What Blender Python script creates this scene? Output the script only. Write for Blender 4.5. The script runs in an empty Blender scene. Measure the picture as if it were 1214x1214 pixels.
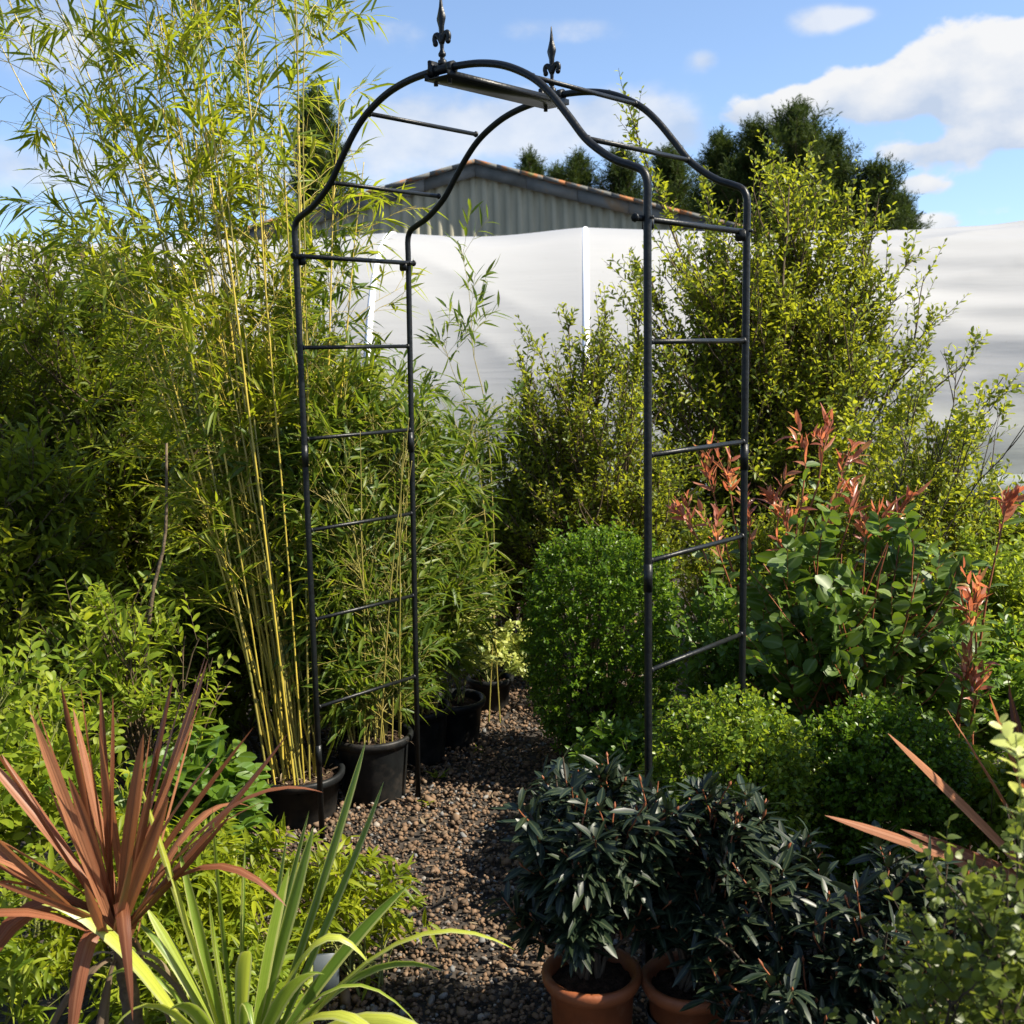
import bpy, bmesh, math
import numpy as np
from mathutils import Vector

SC = bpy.context.scene
COL = SC.collection
PI = math.pi

# ------------------------------------------------------------------ camera
cam_d = bpy.data.cameras.new('camera')
cam = bpy.data.objects.new('camera', cam_d)
COL.objects.link(cam)
SC.camera = cam
cam_d.sensor_width = 36.0
cam_d.lens = 39.4
cam_d.clip_end = 2000
cam.location = (0, 0, 1.62)
_p, _r = 0.1426, -0.0193
_right = Vector((1, 0, 0)); _fwd = Vector((0, math.cos(_p), -math.sin(_p))); _up = Vector((0, math.sin(_p), math.cos(_p)))
_R = math.cos(_r) * _right + math.sin(_r) * _up
_U = -math.sin(_r) * _right + math.cos(_r) * _up
from mathutils import Matrix
cam.rotation_euler = Matrix(((_R.x, _U.x, -_fwd.x), (_R.y, _U.y, -_fwd.y), (_R.z, _U.z, -_fwd.z))).to_euler()
cam_d.dof.use_dof = True
cam_d.dof.focus_distance = 3.3
cam_d.dof.aperture_fstop = 8.0

# ------------------------------------------------------------------ light
SUN_AZ, SUN_EL = math.radians(104), math.radians(46)      # azimuth clockwise from +Y
sun_dir = Vector((math.sin(SUN_AZ) * math.cos(SUN_EL), math.cos(SUN_AZ) * math.cos(SUN_EL), math.sin(SUN_EL)))
sl = bpy.data.lights.new('sun', 'SUN')
sl.energy = 5.0
sl.angle = math.radians(0.5)
sl.color = (1.0, 0.92, 0.78)
so = bpy.data.objects.new('sun', sl)
COL.objects.link(so)
so.rotation_euler = (-sun_dir).to_track_quat('-Z', 'Y').to_euler()
so.location = (6, 3, 8)

SC.view_settings.view_transform = 'Standard'
SC.view_settings.look = 'None'
SC.view_settings.exposure = 1.45
SC.view_settings.gamma = 1.0
SC.cycles.max_bounces = 8
SC.cycles.diffuse_bounces = 2
SC.cycles.transmission_bounces = 5
SC.cycles.glossy_bounces = 3

W = bpy.data.worlds.new('World')
SC.world = W
W.use_nodes = True


class NT:
    """tiny helper for node trees"""
    def __init__(s, tree):
        s.t = tree
        s.n = tree.nodes
        s.l = tree.links

    def node(s, typ, **kw):
        n = s.n.new(typ)
        for k, v in kw.items():
            if k.startswith('i_'):
                n.inputs[k[2:]].default_value = v
            elif k.startswith('n_'):
                n.inputs[int(k[2:])].default_value = v
            else:
                setattr(n, k, v)
        return n

    def link(s, a, b):
        s.l.new(a, b)

    def math(s, op, a, b=None, c=None, clamp=False):
        n = s.n.new('ShaderNodeMath')
        n.operation = op
        n.use_clamp = clamp
        for i, v in enumerate((a, b, c)):
            if v is None:
                continue
            if isinstance(v, (int, float)):
                n.inputs[i].default_value = v
            else:
                s.link(v, n.inputs[i])
        return n.outputs[0]

    def ramp(s, fac, stops, interp='LINEAR'):
        n = s.n.new('ShaderNodeValToRGB')
        n.color_ramp.interpolation = interp
        els = n.color_ramp.elements
        while len(els) < len(stops):
            els.new(0.5)
        for e, (p, c) in zip(els, stops):
            e.position = p
            e.color = (*c, 1) if len(c) == 3 else c
        if fac is not None:
            s.link(fac, n.inputs[0])
        return n.outputs[0]

    def mix(s, fac, a, b, mode='MIX'):
        n = s.n.new('ShaderNodeMix')
        n.data_type = 'RGBA'
        n.blend_type = mode
        for sock, v in ((n.inputs['Factor'], fac), (n.inputs['A'], a), (n.inputs['B'], b)):
            sock = [q for q in n.inputs if q.name == sock.name and (q.type == 'VALUE' if sock.name == 'Factor' else q.type == 'RGBA')][0]
            if isinstance(v, (int, float)):
                sock.default_value = v
            elif isinstance(v, tuple):
                sock.default_value = (*v, 1) if len(v) == 3 else v
            else:
                s.link(v, sock)
        return [o for o in n.outputs if o.type == 'RGBA'][0]


def build_world():
    t = NT(W.node_tree)
    t.n.clear()
    out = t.node('ShaderNodeOutputWorld')
    tc = t.node('ShaderNodeTexCoord')
    sep = t.node('ShaderNodeSeparateXYZ')
    t.link(tc.outputs['Generated'], sep.inputs[0])
    x, y, z = sep.outputs
    sky = t.node('ShaderNodeTexSky')
    sky.sky_type = 'NISHITA'
    sky.sun_disc = False
    sky.sun_elevation = SUN_EL
    sky.sun_rotation = SUN_AZ
    sky.air_density = 1.0
    sky.dust_density = 0.7
    sky.ozone_density = 2.0
    # the blue of the upper sky reaches low down on this clear day
    comb = t.node('ShaderNodeCombineXYZ')
    t.link(x, comb.inputs[0]); t.link(y, comb.inputs[1])
    t.link(t.math('MULTIPLY_ADD', z, 1.25, 0.09), comb.inputs[2])
    t.link(comb.outputs[0], sky.inputs['Vector'])
    bg = t.node('ShaderNodeBackground')
    bg.inputs['Strength'].default_value = 0.096
    t.link(sky.outputs[0], bg.inputs['Color'])
    # clouds by direction: azimuth and elevation
    az = t.math('ARCTAN2', x, y)
    el = t.math('ARCSINE', z)
    cv = t.node('ShaderNodeCombineXYZ')
    t.link(az, cv.inputs[0]); t.link(t.math('MULTIPLY', el, 1.5), cv.inputs[1])
    cv = cv.outputs[0]

    def noise(scale, detail, rough=.55, dist=0.0):
        n = t.node('ShaderNodeTexNoise', i_Scale=scale, i_Detail=float(detail), i_Roughness=rough, i_Distortion=dist)
        t.link(cv, n.inputs['Vector'])
        return t.math('SUBTRACT', n.outputs[0], .5)
    big = noise(11.0, 3, .5, .3)
    fine = noise(24.0, 8, .58)
    vo = t.node('ShaderNodeTexVoronoi', feature='SMOOTH_F1', i_Scale=21.0, i_Smoothness=.45)
    wv = t.node('ShaderNodeVectorMath', operation='ADD')
    wn = t.node('ShaderNodeTexNoise', i_Scale=30.0, i_Detail=4.0)
    t.link(cv, wn.inputs['Vector'])
    sc_ = t.node('ShaderNodeVectorMath', operation='SCALE'); sc_.inputs['Scale'].default_value = .03
    t.link(wn.outputs['Color'], sc_.inputs[0])
    t.link(cv, wv.inputs[0]); t.link(sc_.outputs[0], wv.inputs[1])
    t.link(wv.outputs[0], vo.inputs['Vector'])
    billow = t.math('SUBTRACT', .45, vo.outputs['Distance'])

    def layer(blobs):
        tot = lift = None
        for a0, e0, sa, se, amp in blobs:
            da = t.math('DIVIDE', t.math('SUBTRACT', az, a0), sa)
            de = t.math('DIVIDE', t.math('SUBTRACT', el, e0), se)
            q = t.math('ADD', t.math('MULTIPLY', da, da), t.math('MULTIPLY', de, de))
            g = t.math('MULTIPLY', t.math('POWER', 2.718, t.math('MULTIPLY', q, -1.0)), amp)
            w = t.math('MULTIPLY', g, de)
            tot = g if tot is None else t.math('ADD', tot, g)
            lift = w if lift is None else t.math('ADD', lift, w)
        return tot, t.math('DIVIDE', lift, t.math('ADD', tot, .05))

    def smooth(v, lo, hi):
        m = t.node('ShaderNodeMapRange', interpolation_type='SMOOTHSTEP')
        m.inputs['From Min'].default_value = lo
        m.inputs['From Max'].default_value = hi
        t.link(v, m.inputs['Value'])
        return m.outputs[0]
    cu, lift = layer(CUMULUS)
    ci, _ = layer(HAZY)
    d1 = t.math('ADD', cu, t.math('ADD', t.math('MULTIPLY', billow, 1.25), t.math('ADD', t.math('MULTIPLY', fine, 1.15), t.math('MULTIPLY', big, .5))))
    c1 = t.math('MULTIPLY', t.math('MULTIPLY', smooth(d1, .30, .62), smooth(cu, .08, .30)), .96)
    d2 = t.math('ADD', ci, t.math('ADD', t.math('MULTIPLY', big, 1.2), t.math('MULTIPLY', fine, .9)))
    c2 = t.math('MULTIPLY', t.math('MULTIPLY', smooth(d2, .18, .95), smooth(ci, .05, .4)), .72)
    cover = t.math('MAXIMUM', c1, c2)
    shade = t.math('ADD', t.math('ADD', t.math('MULTIPLY', lift, .30), .56), t.math('ADD', t.math('MULTIPLY', billow, .5), t.math('MULTIPLY', fine, .7)))
    cc = t.ramp(shade, [(0.25, (0.60, 0.70, 0.87)), (0.50, (0.84, 0.88, 0.95)), (0.72, (1.0, 1.0, 1.0))])
    bg2 = t.node('ShaderNodeBackground')
    bg2.inputs['Strength'].default_value = 0.345
    t.link(cc, bg2.inputs['Color'])
    ms = t.node('ShaderNodeMixShader')
    t.link(cover, ms.inputs[0]); t.link(bg.outputs[0], ms.inputs[1]); t.link(bg2.outputs[0], ms.inputs[2])
    t.link(ms.outputs[0], out.inputs['Surface'])


# (azimuth, elevation, half widths, amount), radians
CUMULUS = [
    (0.373, 0.216, 0.050, 0.030, 1.1), (0.322, 0.199, 0.046, 0.024, 1.0), (0.263, 0.196, 0.048, 0.018, .95), (0.205, 0.190, 0.046, 0.015, 1.0), (0.440, 0.208, 0.055, 0.036, 1.1), (.41, .188, .06, .020, .9),
    (0.410, 0.160, 0.060, 0.012, 1.0), (0.350, 0.150, 0.045, 0.012, 1.0), (0.332, 0.127, 0.032, 0.009, .8), (0.348, 0.098, 0.034, 0.009, .8), (.45, .10, .04, .007, .6),
    (1.5, 0.40, 0.20, 0.10, .9), (-1.4, 0.35, 0.30, 0.10, .8), (2.7, 0.45, 0.30, 0.15, .8), (-2.6, 0.5, 0.3, 0.15, .8),
]
HAZY = [
    (0.262, 0.256, 0.026, 0.011, 1.0), (0.285, .258, .02, .006, .7), (0.170, 0.234, 0.015, 0.010, .9),
    (0.010, 0.185, 0.10, 0.030, .85), (-.080, .190, .06, .03, .75), (0.09, 0.195, 0.07, 0.024, .7), (0.13, 0.175, 0.05, 0.02, .6), (0.05, 0.262, 0.055, 0.012, .6), (-.09, .262, .03, .013, .5), (-.2, .15, .12, .03, .7),
    (-0.384, 0.255, 0.05, 0.03, .55), (-0.32, 0.245, 0.06, 0.035, .7), (-0.41, 0.150, 0.05, 0.022, .7), (-0.32, 0.155, 0.06, 0.02, .6), (-.16, .27, .05, .03, .5),
]
build_world()


# ------------------------------------------------------------------ object helpers
def tag(o, label, cat, group=None):
    o['label'] = label
    o['category'] = cat
    if group:
        o['group'] = group
    return o


def thing(name, loc, label, cat, group=None, rz=0):
    o = bpy.data.objects.new(name, None)
    o.empty_display_size = 0.1
    COL.objects.link(o)
    o.location = loc
    o.rotation_euler = (0, 0, rz)
    return tag(o, label, cat, group)


def mesh_obj(name, V, quads=None, tris=None, mat=None, parent=None, attrs=None, smooth=True, loc=None):
    V = np.asarray(V, dtype=np.float32)
    quads = np.zeros((0, 4), np.int32) if quads is None else np.asarray(quads, np.int32).reshape(-1, 4)
    tris = np.zeros((0, 3), np.int32) if tris is None else np.asarray(tris, np.int32).reshape(-1, 3)
    me = bpy.data.meshes.new(name)
    me.vertices.add(len(V))
    me.vertices.foreach_set('co', V.ravel())
    nl = quads.size + tris.size
    me.loops.add(nl)
    me.loops.foreach_set('vertex_index', np.concatenate([quads.ravel(), tris.ravel()]))
    npoly = len(quads) + len(tris)
    me.polygons.add(npoly)
    starts = np.concatenate([np.arange(len(quads)) * 4, quads.size + np.arange(len(tris)) * 3]).astype(np.int32)
    me.polygons.foreach_set('loop_start', starts)
    me.update(calc_edges=True)
    if smooth:
        me.polygons.foreach_set('use_smooth', np.ones(npoly, bool))
    for k, a in (attrs or {}).items():
        at = me.attributes.new(k, 'FLOAT', 'POINT')
        at.data.foreach_set('value', np.asarray(a, np.float32))
    me.validate()
    if mat:
        me.materials.append(mat)
    o = bpy.data.objects.new(name, me)
    COL.objects.link(o)
    if parent:
        o.parent = parent
    if loc is not None:
        o.location = loc
    return o


class Geo:
    """collects vertices, faces and per-point attributes for one mesh"""
    def __init__(s):
        s.V, s.Q, s.T, s.A, s.B, s.n = [], [], [], [], [], 0

    def add(s, V, Q=None, T=None, var=0.5, mid=0.0):
        V = np.asarray(V, float).reshape(-1, 3)
        if Q is not None and len(Q):
            s.Q.append(np.asarray(Q).reshape(-1, 4) + s.n)
        if T is not None and len(T):
            s.T.append(np.asarray(T).reshape(-1, 3) + s.n)
        s.V.append(V)
        s.A.append(np.broadcast_to(np.asarray(var, float), (len(V),)))
        s.B.append(np.broadcast_to(np.asarray(mid, float), (len(V),)))
        s.n += len(V)
        return s

    def box(s, cx, cy, cz, sx, sy, sz, var=0.5, rz=0.0, bevel=0.0):
        bm = bmesh.new()
        bmesh.ops.create_cube(bm, size=1)
        for v in bm.verts:
            v.co = Vector((v.co.x * sx, v.co.y * sy, v.co.z * sz))
        if bevel:
            bmesh.ops.bevel(bm, geom=bm.edges[:], offset=bevel, segments=2, affect='EDGES')
        c, n = math.cos(rz), math.sin(rz)
        for v in bm.verts:
            x, y = v.co.x, v.co.y
            v.co = Vector((cx + c * x - n * y, cy + n * x + c * y, cz + v.co.z))
        s.bm(bm, var)
        return s

    def bm(s, bm, var=0.5):
        bm.verts.index_update()
        V = [v.co[:] for v in bm.verts]
        bmesh.ops.triangulate(bm, faces=[f for f in bm.faces if len(f.verts) > 4])
        Q = [[v.index for v in f.verts] for f in bm.faces if len(f.verts) == 4]
        T = [[v.index for v in f.verts] for f in bm.faces if len(f.verts) == 3]
        s.add(V, Q, T, var)
        bm.free()

    def obj(s, name, mat, parent=None, smooth=True, loc=None):
        V = np.concatenate(s.V)
        Q = np.concatenate(s.Q) if s.Q else None
        T = np.concatenate(s.T) if s.T else None
        return mesh_obj(name, V, Q, T, mat, parent, {'var': np.concatenate(s.A), 'mid': np.concatenate(s.B)}, smooth, loc)


def unit(v):
    return v / np.maximum(np.linalg.norm(v, axis=-1, keepdims=True), 1e-9)


def tubes(P, r, sides=5, ref=None, cap=True):
    """P (N,K,3), r (N,K) or (K,) or scalar -> V, Q, T"""
    P = np.asarray(P, float)
    if P.ndim == 2:
        P = P[None]
    N, K, _ = P.shape
    r = np.broadcast_to(np.asarray(r, float), (N, K))
    T = unit(np.gradient(P, axis=1))
    if ref is None:
        ref = np.tile(np.array([0.31, 0.83, 0.12]), (N, 1, 1))
        ref = np.broadcast_to(ref, (N, K, 3))
        al = np.abs((unit(ref) * T).sum(-1, keepdims=True)) > 0.93
        ref = np.where(al.any(axis=1, keepdims=True), np.array([0.9, -0.1, 0.35]), ref)
    else:
        ref = np.broadcast_to(np.asarray(ref, float), (N, K, 3))
    A = unit(np.cross(T, ref))
    B = np.cross(T, A)
    th = np.arange(sides) * 2 * PI / sides
    V = P[:, :, None, :] + r[:, :, None, None] * (np.cos(th)[None, None, :, None] * A[:, :, None, :] + np.sin(th)[None, None, :, None] * B[:, :, None, :])
    V = V.reshape(-1, 3)
    i = np.arange(N)[:, None, None] * K * sides + np.arange(K - 1)[None, :, None] * sides
    j = np.arange(sides)[None, None, :]
    j2 = (j + 1) % sides
    Q = np.stack([i + j, i + j2, i + sides + j2, i + sides + j], -1).reshape(-1, 4)
    Tt = []
    if cap:
        for n in range(N):
            for base, rev in ((n * K * sides, True), (n * K * sides + (K - 1) * sides, False)):
                for k in range(1, sides - 1):
                    f = [base, base + k, base + k + 1]
                    Tt.append(f[::-1] if rev else f)
    return V, Q, np.array(Tt, int).reshape(-1, 3)


def lathe(profile, sides=40, cx=0, cy=0):
    pr = np.asarray(profile, float)
    K = len(pr)
    th = np.arange(sides) * 2 * PI / sides
    V = np.stack([cx + pr[:, 0, None] * np.cos(th), cy + pr[:, 0, None] * np.sin(th), np.broadcast_to(pr[:, 1, None], (K, sides))], -1).reshape(-1, 3)
    i = (np.arange(K - 1) * sides)[:, None]
    j = np.arange(sides)[None]
    j2 = (j + 1) % sides
    Q = np.stack([i + j, i + j2, i + sides + j2, i + sides + j], -1).reshape(-1, 4)
    return V, Q


def catmull(pts, n):
    p = np.asarray(pts, float)
    p = np.vstack([2 * p[0] - p[1], p, 2 * p[-1] - p[-2]])
    seg = len(p) - 3
    t = np.linspace(0, seg - 1e-6, n)
    i = t.astype(int)
    f = (t - i)[:, None]
    a, b, c, d = p[i], p[i + 1], p[i + 2], p[i + 3]
    return 0.5 * (2 * b + (c - a) * f + (2 * a - 5 * b + 4 * c - d) * f ** 2 + (3 * b - a - 3 * c + d) * f ** 3)


# ------------------------------------------------------------------ leaves and twigs
def template(us, ws, fold=0.25):
    """leaf outline stations; returns (u,v,h) rows and faces"""
    P, Q, T = [], [], []
    rows = []
    for u, w in zip(us, ws):
        if w == 0:
            rows.append([len(P)]); P.append((u, 0, 0))
        else:
            k = len(P)
            rows.append([k, k + 1, k + 2])
            P += [(u, -w, fold * w), (u, 0, 0), (u, w, fold * w)]
    for a, b in zip(rows[:-1], rows[1:]):
        if len(a) == 1 and len(b) == 3:
            T += [(a[0], b[1], b[0]), (a[0], b[2], b[1])]
        elif len(a) == 3 and len(b) == 1:
            T += [(a[0], a[1], b[0]), (a[1], a[2], b[0])]
        elif len(a) == 3:
            Q += [(a[0], a[1], b[1], b[0]), (a[1], a[2], b[2], b[1])]
    return np.array(P, float), np.array(Q, int).reshape(-1, 4), np.array(T, int).reshape(-1, 3)


T_LANCE = template([0, .18, .45, .75, 1], [0, .8, 1, .55, 0], .35)       # bamboo, willow
T_LANCE_S = template([0, .4, 1], [0, 1, 0], .3)
T_OVAL = template([0, .12, .35, .65, .88, 1], [0, .55, .98, 1, .6, 0], .22)
T_SMALL = template([0, .45, .8, 1], [0, 1, .7, 0], .25)
T_ELL = template([0, .2, .5, .8, 1], [0, .7, 1, .7, 0], .3)
T_STRAP = template([0, .12, .25, .4, .55, .7, .82, .92, 1], [.55, .7, .85, 1, 1, .85, .6, .32, 0], .35)


def leaves(g, tmpl, P, D, N, L, Wd, droop=0.0, var=None, R=None, gv=(0, 0, -1)):
    """add leaves to Geo g. P,D,N (n,3); L,Wd (n,) full length and half width"""
    n = len(P)
    if n == 0:
        return
    tp, q, t = tmpl
    D = unit(D)
    S = unit(np.cross(D, N))
    N = np.cross(S, D)
    L = np.broadcast_to(np.asarray(L, float), (n,)); Wd = np.broadcast_to(np.asarray(Wd, float), (n,))
    droop = np.broadcast_to(np.asarray(droop, float), (n,))
    u, v, h = tp[:, 0], tp[:, 1], tp[:, 2]
    V = P[:, None, :] + (L[:, None] * u)[..., None] * D[:, None, :]
    V = V + (Wd[:, None] * v)[..., None] * S[:, None, :] + (Wd[:, None] * h)[..., None] * N[:, None, :]
    V = V + ((L * droop)[:, None] * u ** 2)[..., None] * np.asarray(gv, float)
    V = V + ((L * SIDE.normal(0, .13, n))[:, None] * u ** 2)[..., None] * S[:, None, :] + ((L * SIDE.normal(0, .10, n))[:, None] * u ** 2)[..., None] * N[:, None, :]
    m = len(tp)
    off = (np.arange(n) * m)[:, None, None]
    var = np.full(n, .5) if var is None else var
    g.add(V.reshape(-1, 3), (off + q[None]).reshape(-1, 4), (off + t[None]).reshape(-1, 3),
          np.repeat(var, m), np.tile(np.abs(v), n))


SIDE = np.random.default_rng(99)


def interp(P, idx, t):
    K = P.shape[1]
    x = np.clip(t, 0, 0.9999) * (K - 1)
    i = x.astype(int)
    f = (x - i)[:, None]
    a, b = P[idx, i], P[idx, i + 1]
    return a + (b - a) * f, unit(b - a)


def perp(T, az):
    ref = np.where(np.abs(T[:, 2:3]) > 0.9, np.array([[1., 0, 0]]), np.array([[0, 0, 1.]]))
    A = unit(np.cross(T, ref))
    B = np.cross(T, A)
    return np.cos(az)[:, None] * A + np.sin(az)[:, None] * B


def stems_to(R, n, base_r, targets, K=10, upk=.55, wig=.03, z0=0.0):
    az = R.uniform(0, 2 * PI, n)
    rr = base_r * np.sqrt(R.uniform(0, 1, n))
    b = np.stack([rr * np.cos(az), rr * np.sin(az), np.full(n, z0)], -1)
    mid = b * .5 + targets * .5
    mid[:, 2] = b[:, 2] + (targets[:, 2] - b[:, 2]) * (.5 + upk * .35)
    mid[:, :2] = b[:, :2] + (targets[:, :2] - b[:, :2]) * (.5 - upk * .35)
    s = np.linspace(0, 1, K)[None, :, None]
    P = (1 - s) ** 2 * b[:, None] + 2 * s * (1 - s) * mid[:, None] + s ** 2 * targets[:, None]
    h = np.linalg.norm(targets - b, axis=1)[:, None, None]
    w = np.cumsum(R.normal(0, 1, (n, K, 3)), axis=1)
    w -= w[:, :1]
    return P + w * wig * h / K ** .5 * s


def sprout(R, P, n, tr, ang, ln, K=5, up=0., out=0., curl=0., wig=.04, idx=None, wt=None, centre=None):
    """n side shoots off polylines P"""
    if idx is None:
        L = np.linalg.norm(np.diff(P, axis=1), axis=2).sum(1)
        L = L if wt is None else L * wt
        idx = R.choice(len(P), n, p=L / L.sum())
    n = len(idx)
    t = R.uniform(tr[0], tr[1], n)
    pos, tan = interp(P, idx, t)
    rad = perp(tan, R.uniform(0, 2 * PI, n))
    a = np.radians(R.uniform(ang[0], ang[1], n))[:, None]
    d = tan * np.cos(a) + rad * np.sin(a)
    d[:, 2] += up
    if out:
        c = np.array([0, 0, 0.]) if centre is None else np.asarray(centre)
        o = pos - c
        o[:, 2] *= .5
        d += out * unit(o)
    d = unit(d)
    l = R.uniform(ln[0], ln[1], n) * (1.0 if np.isscalar(ln[0]) else 1)
    s = np.linspace(0, 1, K)[None, :, None]
    Q = pos[:, None] + d[:, None] * (l[:, None, None] * s)
    Q[..., 2] += curl * l[:, None] * s[..., 0] ** 2
    w = np.cumsum(R.normal(0, 1, (n, K, 3)), axis=1)
    w -= w[:, :1]
    return Q + w * wig * l[:, None, None] / K ** .5, t


def leaf_on(R, P, m, tr, ang, arr='alt', upn=1.0, jit=.4, fwd=0.0):
    """m leaves per polyline -> P, D, N, index, t"""
    n = len(P)
    idx = np.repeat(np.arange(n), m)
    k = np.tile(np.arange(m), n)
    if arr == 'opp':
        t = tr[0] + (tr[1] - tr[0]) * ((k // 2) + .5) / max(m // 2, 1)
        az = (k // 2) * PI / 2 + (k % 2) * PI
    elif arr == 'whorl':
        t = tr[0] + (tr[1] - tr[0]) * R.uniform(0, 1, len(k)) ** .5
        az = k * 2.4
    else:
        t = tr[0] + (tr[1] - tr[0]) * (k + R.uniform(0.1, .9, len(k))) / m
        az = k * 2.4 if arr == 'spiral' else (k % 2) * PI
    az = az + np.repeat(R.uniform(0, 2 * PI, n), m) + R.normal(0, .25, len(k))
    pos, tan = interp(P, idx, t)
    rad = perp(tan, az)
    a = np.radians(R.uniform(ang[0], ang[1], len(k)))
    D = tan * np.cos(a)[:, None] + rad * np.sin(a)[:, None]
    Nn = np.array([[0, 0, upn]]) + tan * fwd + R.normal(0, jit, (len(k), 3))
    return pos, unit(D), Nn, idx, t


# ------------------------------------------------------------------ materials
def new_mat(name):
    m = bpy.data.materials.new(name)
    m.use_nodes = True
    t = NT(m.node_tree)
    b = t.n['Principled BSDF']
    return m, t, b, t.n['Material Output']


def leaf_mat(name, stops, trans=(.3, .4, .05), fac=.35, rough=.42, spec=.5, midc=None, mid_w=.12, edge=None, back=None, streak=0.0):
    """stops: ramp over the per-leaf random number; trans: colour of light let through"""
    m, t, b, out = new_mat(name)
    va = t.node('ShaderNodeAttribute', attribute_name='var')
    mi = t.node('ShaderNodeAttribute', attribute_name='mid')
    col = t.ramp(va.outputs['Fac'], stops)
    tcol = t.mix(.55, t.mix(1.0, col, (3.2, 3.0, 2.0), 'MULTIPLY'), trans)
    if midc:
        f = t.math('LESS_THAN', mi.outputs['Fac'], mid_w)
        mr = t.node('ShaderNodeMapRange')
        mr.inputs['From Min'].default_value = 0.0; mr.inputs['From Max'].default_value = mid_w * 2
        mr.inputs['To Min'].default_value = 0.8; mr.inputs['To Max'].default_value = 0.0
        t.link(mi.outputs['Fac'], mr.inputs['Value'])
        col = t.mix(mr.outputs[0], col, midc)
        tcol = t.mix(mr.outputs[0], tcol, midc)
    if edge:
        mr = t.node('ShaderNodeMapRange')
        mr.inputs['From Min'].default_value = edge[1]; mr.inputs['From Max'].default_value = edge[1] + .12
        t.link(mi.outputs['Fac'], mr.inputs['Value'])
        col = t.mix(mr.outputs[0], col, edge[0])
        tcol = t.mix(mr.outputs[0], tcol, tuple(min(1, c * 1.3) for c in edge[0]))
    if back:
        ge = t.node('ShaderNodeNewGeometry')
        col = t.mix(ge.outputs['Backfacing'], col, back)
    if streak:
        w = t.math('ADD', t.math('MULTIPLY', mi.outputs['Fac'], 7.0), t.math('MULTIPLY', va.outputs['Fac'], 60.0))
        ns = t.node('ShaderNodeTexNoise', noise_dimensions='1D', i_Scale=1.0, i_Detail=3.0)
        t.link(w, ns.inputs['W'])
        sr = t.ramp(ns.outputs[0], [(.35, (.45, .42, .40)), (.5, (1, 1, 1)), (.68, (1.0, 1.0, 1.0))])
        col = t.mix(streak, col, t.mix(1.0, col, sr, 'MULTIPLY'))
    # mottling of the blade
    tc = t.node('ShaderNodeTexCoord')
    nz = t.node('ShaderNodeTexNoise', i_Scale=60.0, i_Detail=2.0)
    t.link(tc.outputs['Object'], nz.inputs['Vector'])
    col = t.mix(t.math('MULTIPLY', nz.outputs[0], .45), col, t.mix(1.0, col, (.55, .6, .6), 'MULTIPLY'))
    t.link(col, b.inputs['Base Color'])
    b.inputs['Roughness'].default_value = rough
    b.inputs['Specular IOR Level'].default_value = spec
    tr = t.node('ShaderNodeBsdfTranslucent')
    t.link(tcol, tr.inputs['Color'])
    ms = t.node('ShaderNodeMixShader')
    ms.inputs[0].default_value = fac
    t.link(b.outputs[0], ms.inputs[1]); t.link(tr.outputs[0], ms.inputs[2])
    t.link(ms.outputs[0], out.inputs['Surface'])
    return m


def plain_mat(name, c0, c1, rough=.6, scale=20., spec=.4, bump=0., metal=0., detail=5, bscale=None):
    m, t, b, out = new_mat(name)
    tc = t.node('ShaderNodeTexCoord')
    nz = t.node('ShaderNodeTexNoise', i_Scale=scale, i_Detail=float(detail), i_Roughness=.6)
    t.link(tc.outputs['Object'], nz.inputs['Vector'])
    t.link(t.ramp(nz.outputs[0], [(.32, c0), (.68, c1)]), b.inputs['Base Color'])
    b.inputs['Roughness'].default_value = rough
    b.inputs['Specular IOR Level'].default_value = spec
    b.inputs['Metallic'].default_value = metal
    if bump:
        nb = t.node('ShaderNodeTexNoise', i_Scale=bscale or scale * 3, i_Detail=4.0)
        t.link(tc.outputs['Object'], nb.inputs['Vector'])
        bp = t.node('ShaderNodeBump', i_Strength=bump, i_Distance=.01)
        t.link(nb.outputs[0], bp.inputs['Height'])
        t.link(bp.outputs[0], b.inputs['Normal'])
    return m


M = {}
M['iron'] = plain_mat('black_painted_steel', (.003, .0036, .0037), (.007, .0082, .0084), .40, 30, .26, .15)
_t = NT(M['iron'].node_tree)
_b = _t.n['Principled BSDF']
_tc = _t.node('ShaderNodeTexCoord')
_n = _t.node('ShaderNodeTexNoise', i_Scale=42.0, i_Detail=6.0, i_Roughness=.7)
_t.link(_tc.outputs['Object'], _n.inputs['Vector'])
_src = _b.inputs['Base Color'].links[0].from_socket
_t.link(_t.mix(_t.ramp(_n.outputs[0], [(.66, (0, 0, 0)), (.72, (.8, .8, .8))]), _src, (.06, .028, .014)), _b.inputs['Base Color'])
M['pot_black'] = plain_mat('black_plastic', (.0045, .005, .0055), (.010, .0115, .012), .5, 14, .2, .08)
M['terracotta'] = plain_mat('terracotta', (.14, .040, .013), (.21, .062, .020), .6, 12, .35, .1, bscale=80)
def dust(m, col, scale, lo, hi, amount):
    t = NT(m.node_tree)
    b = t.n['Principled BSDF']
    tc = t.node('ShaderNodeTexCoord')
    n = t.node('ShaderNodeTexNoise', i_Scale=scale, i_Detail=7.0, i_Roughness=.7)
    t.link(tc.outputs['Object'], n.inputs['Vector'])
    src = b.inputs['Base Color'].links[0].from_socket
    t.link(t.mix(t.ramp(n.outputs[0], [(lo, (0, 0, 0)), (hi, (amount,) * 3)]), src, col), b.inputs['Base Color'])


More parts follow.
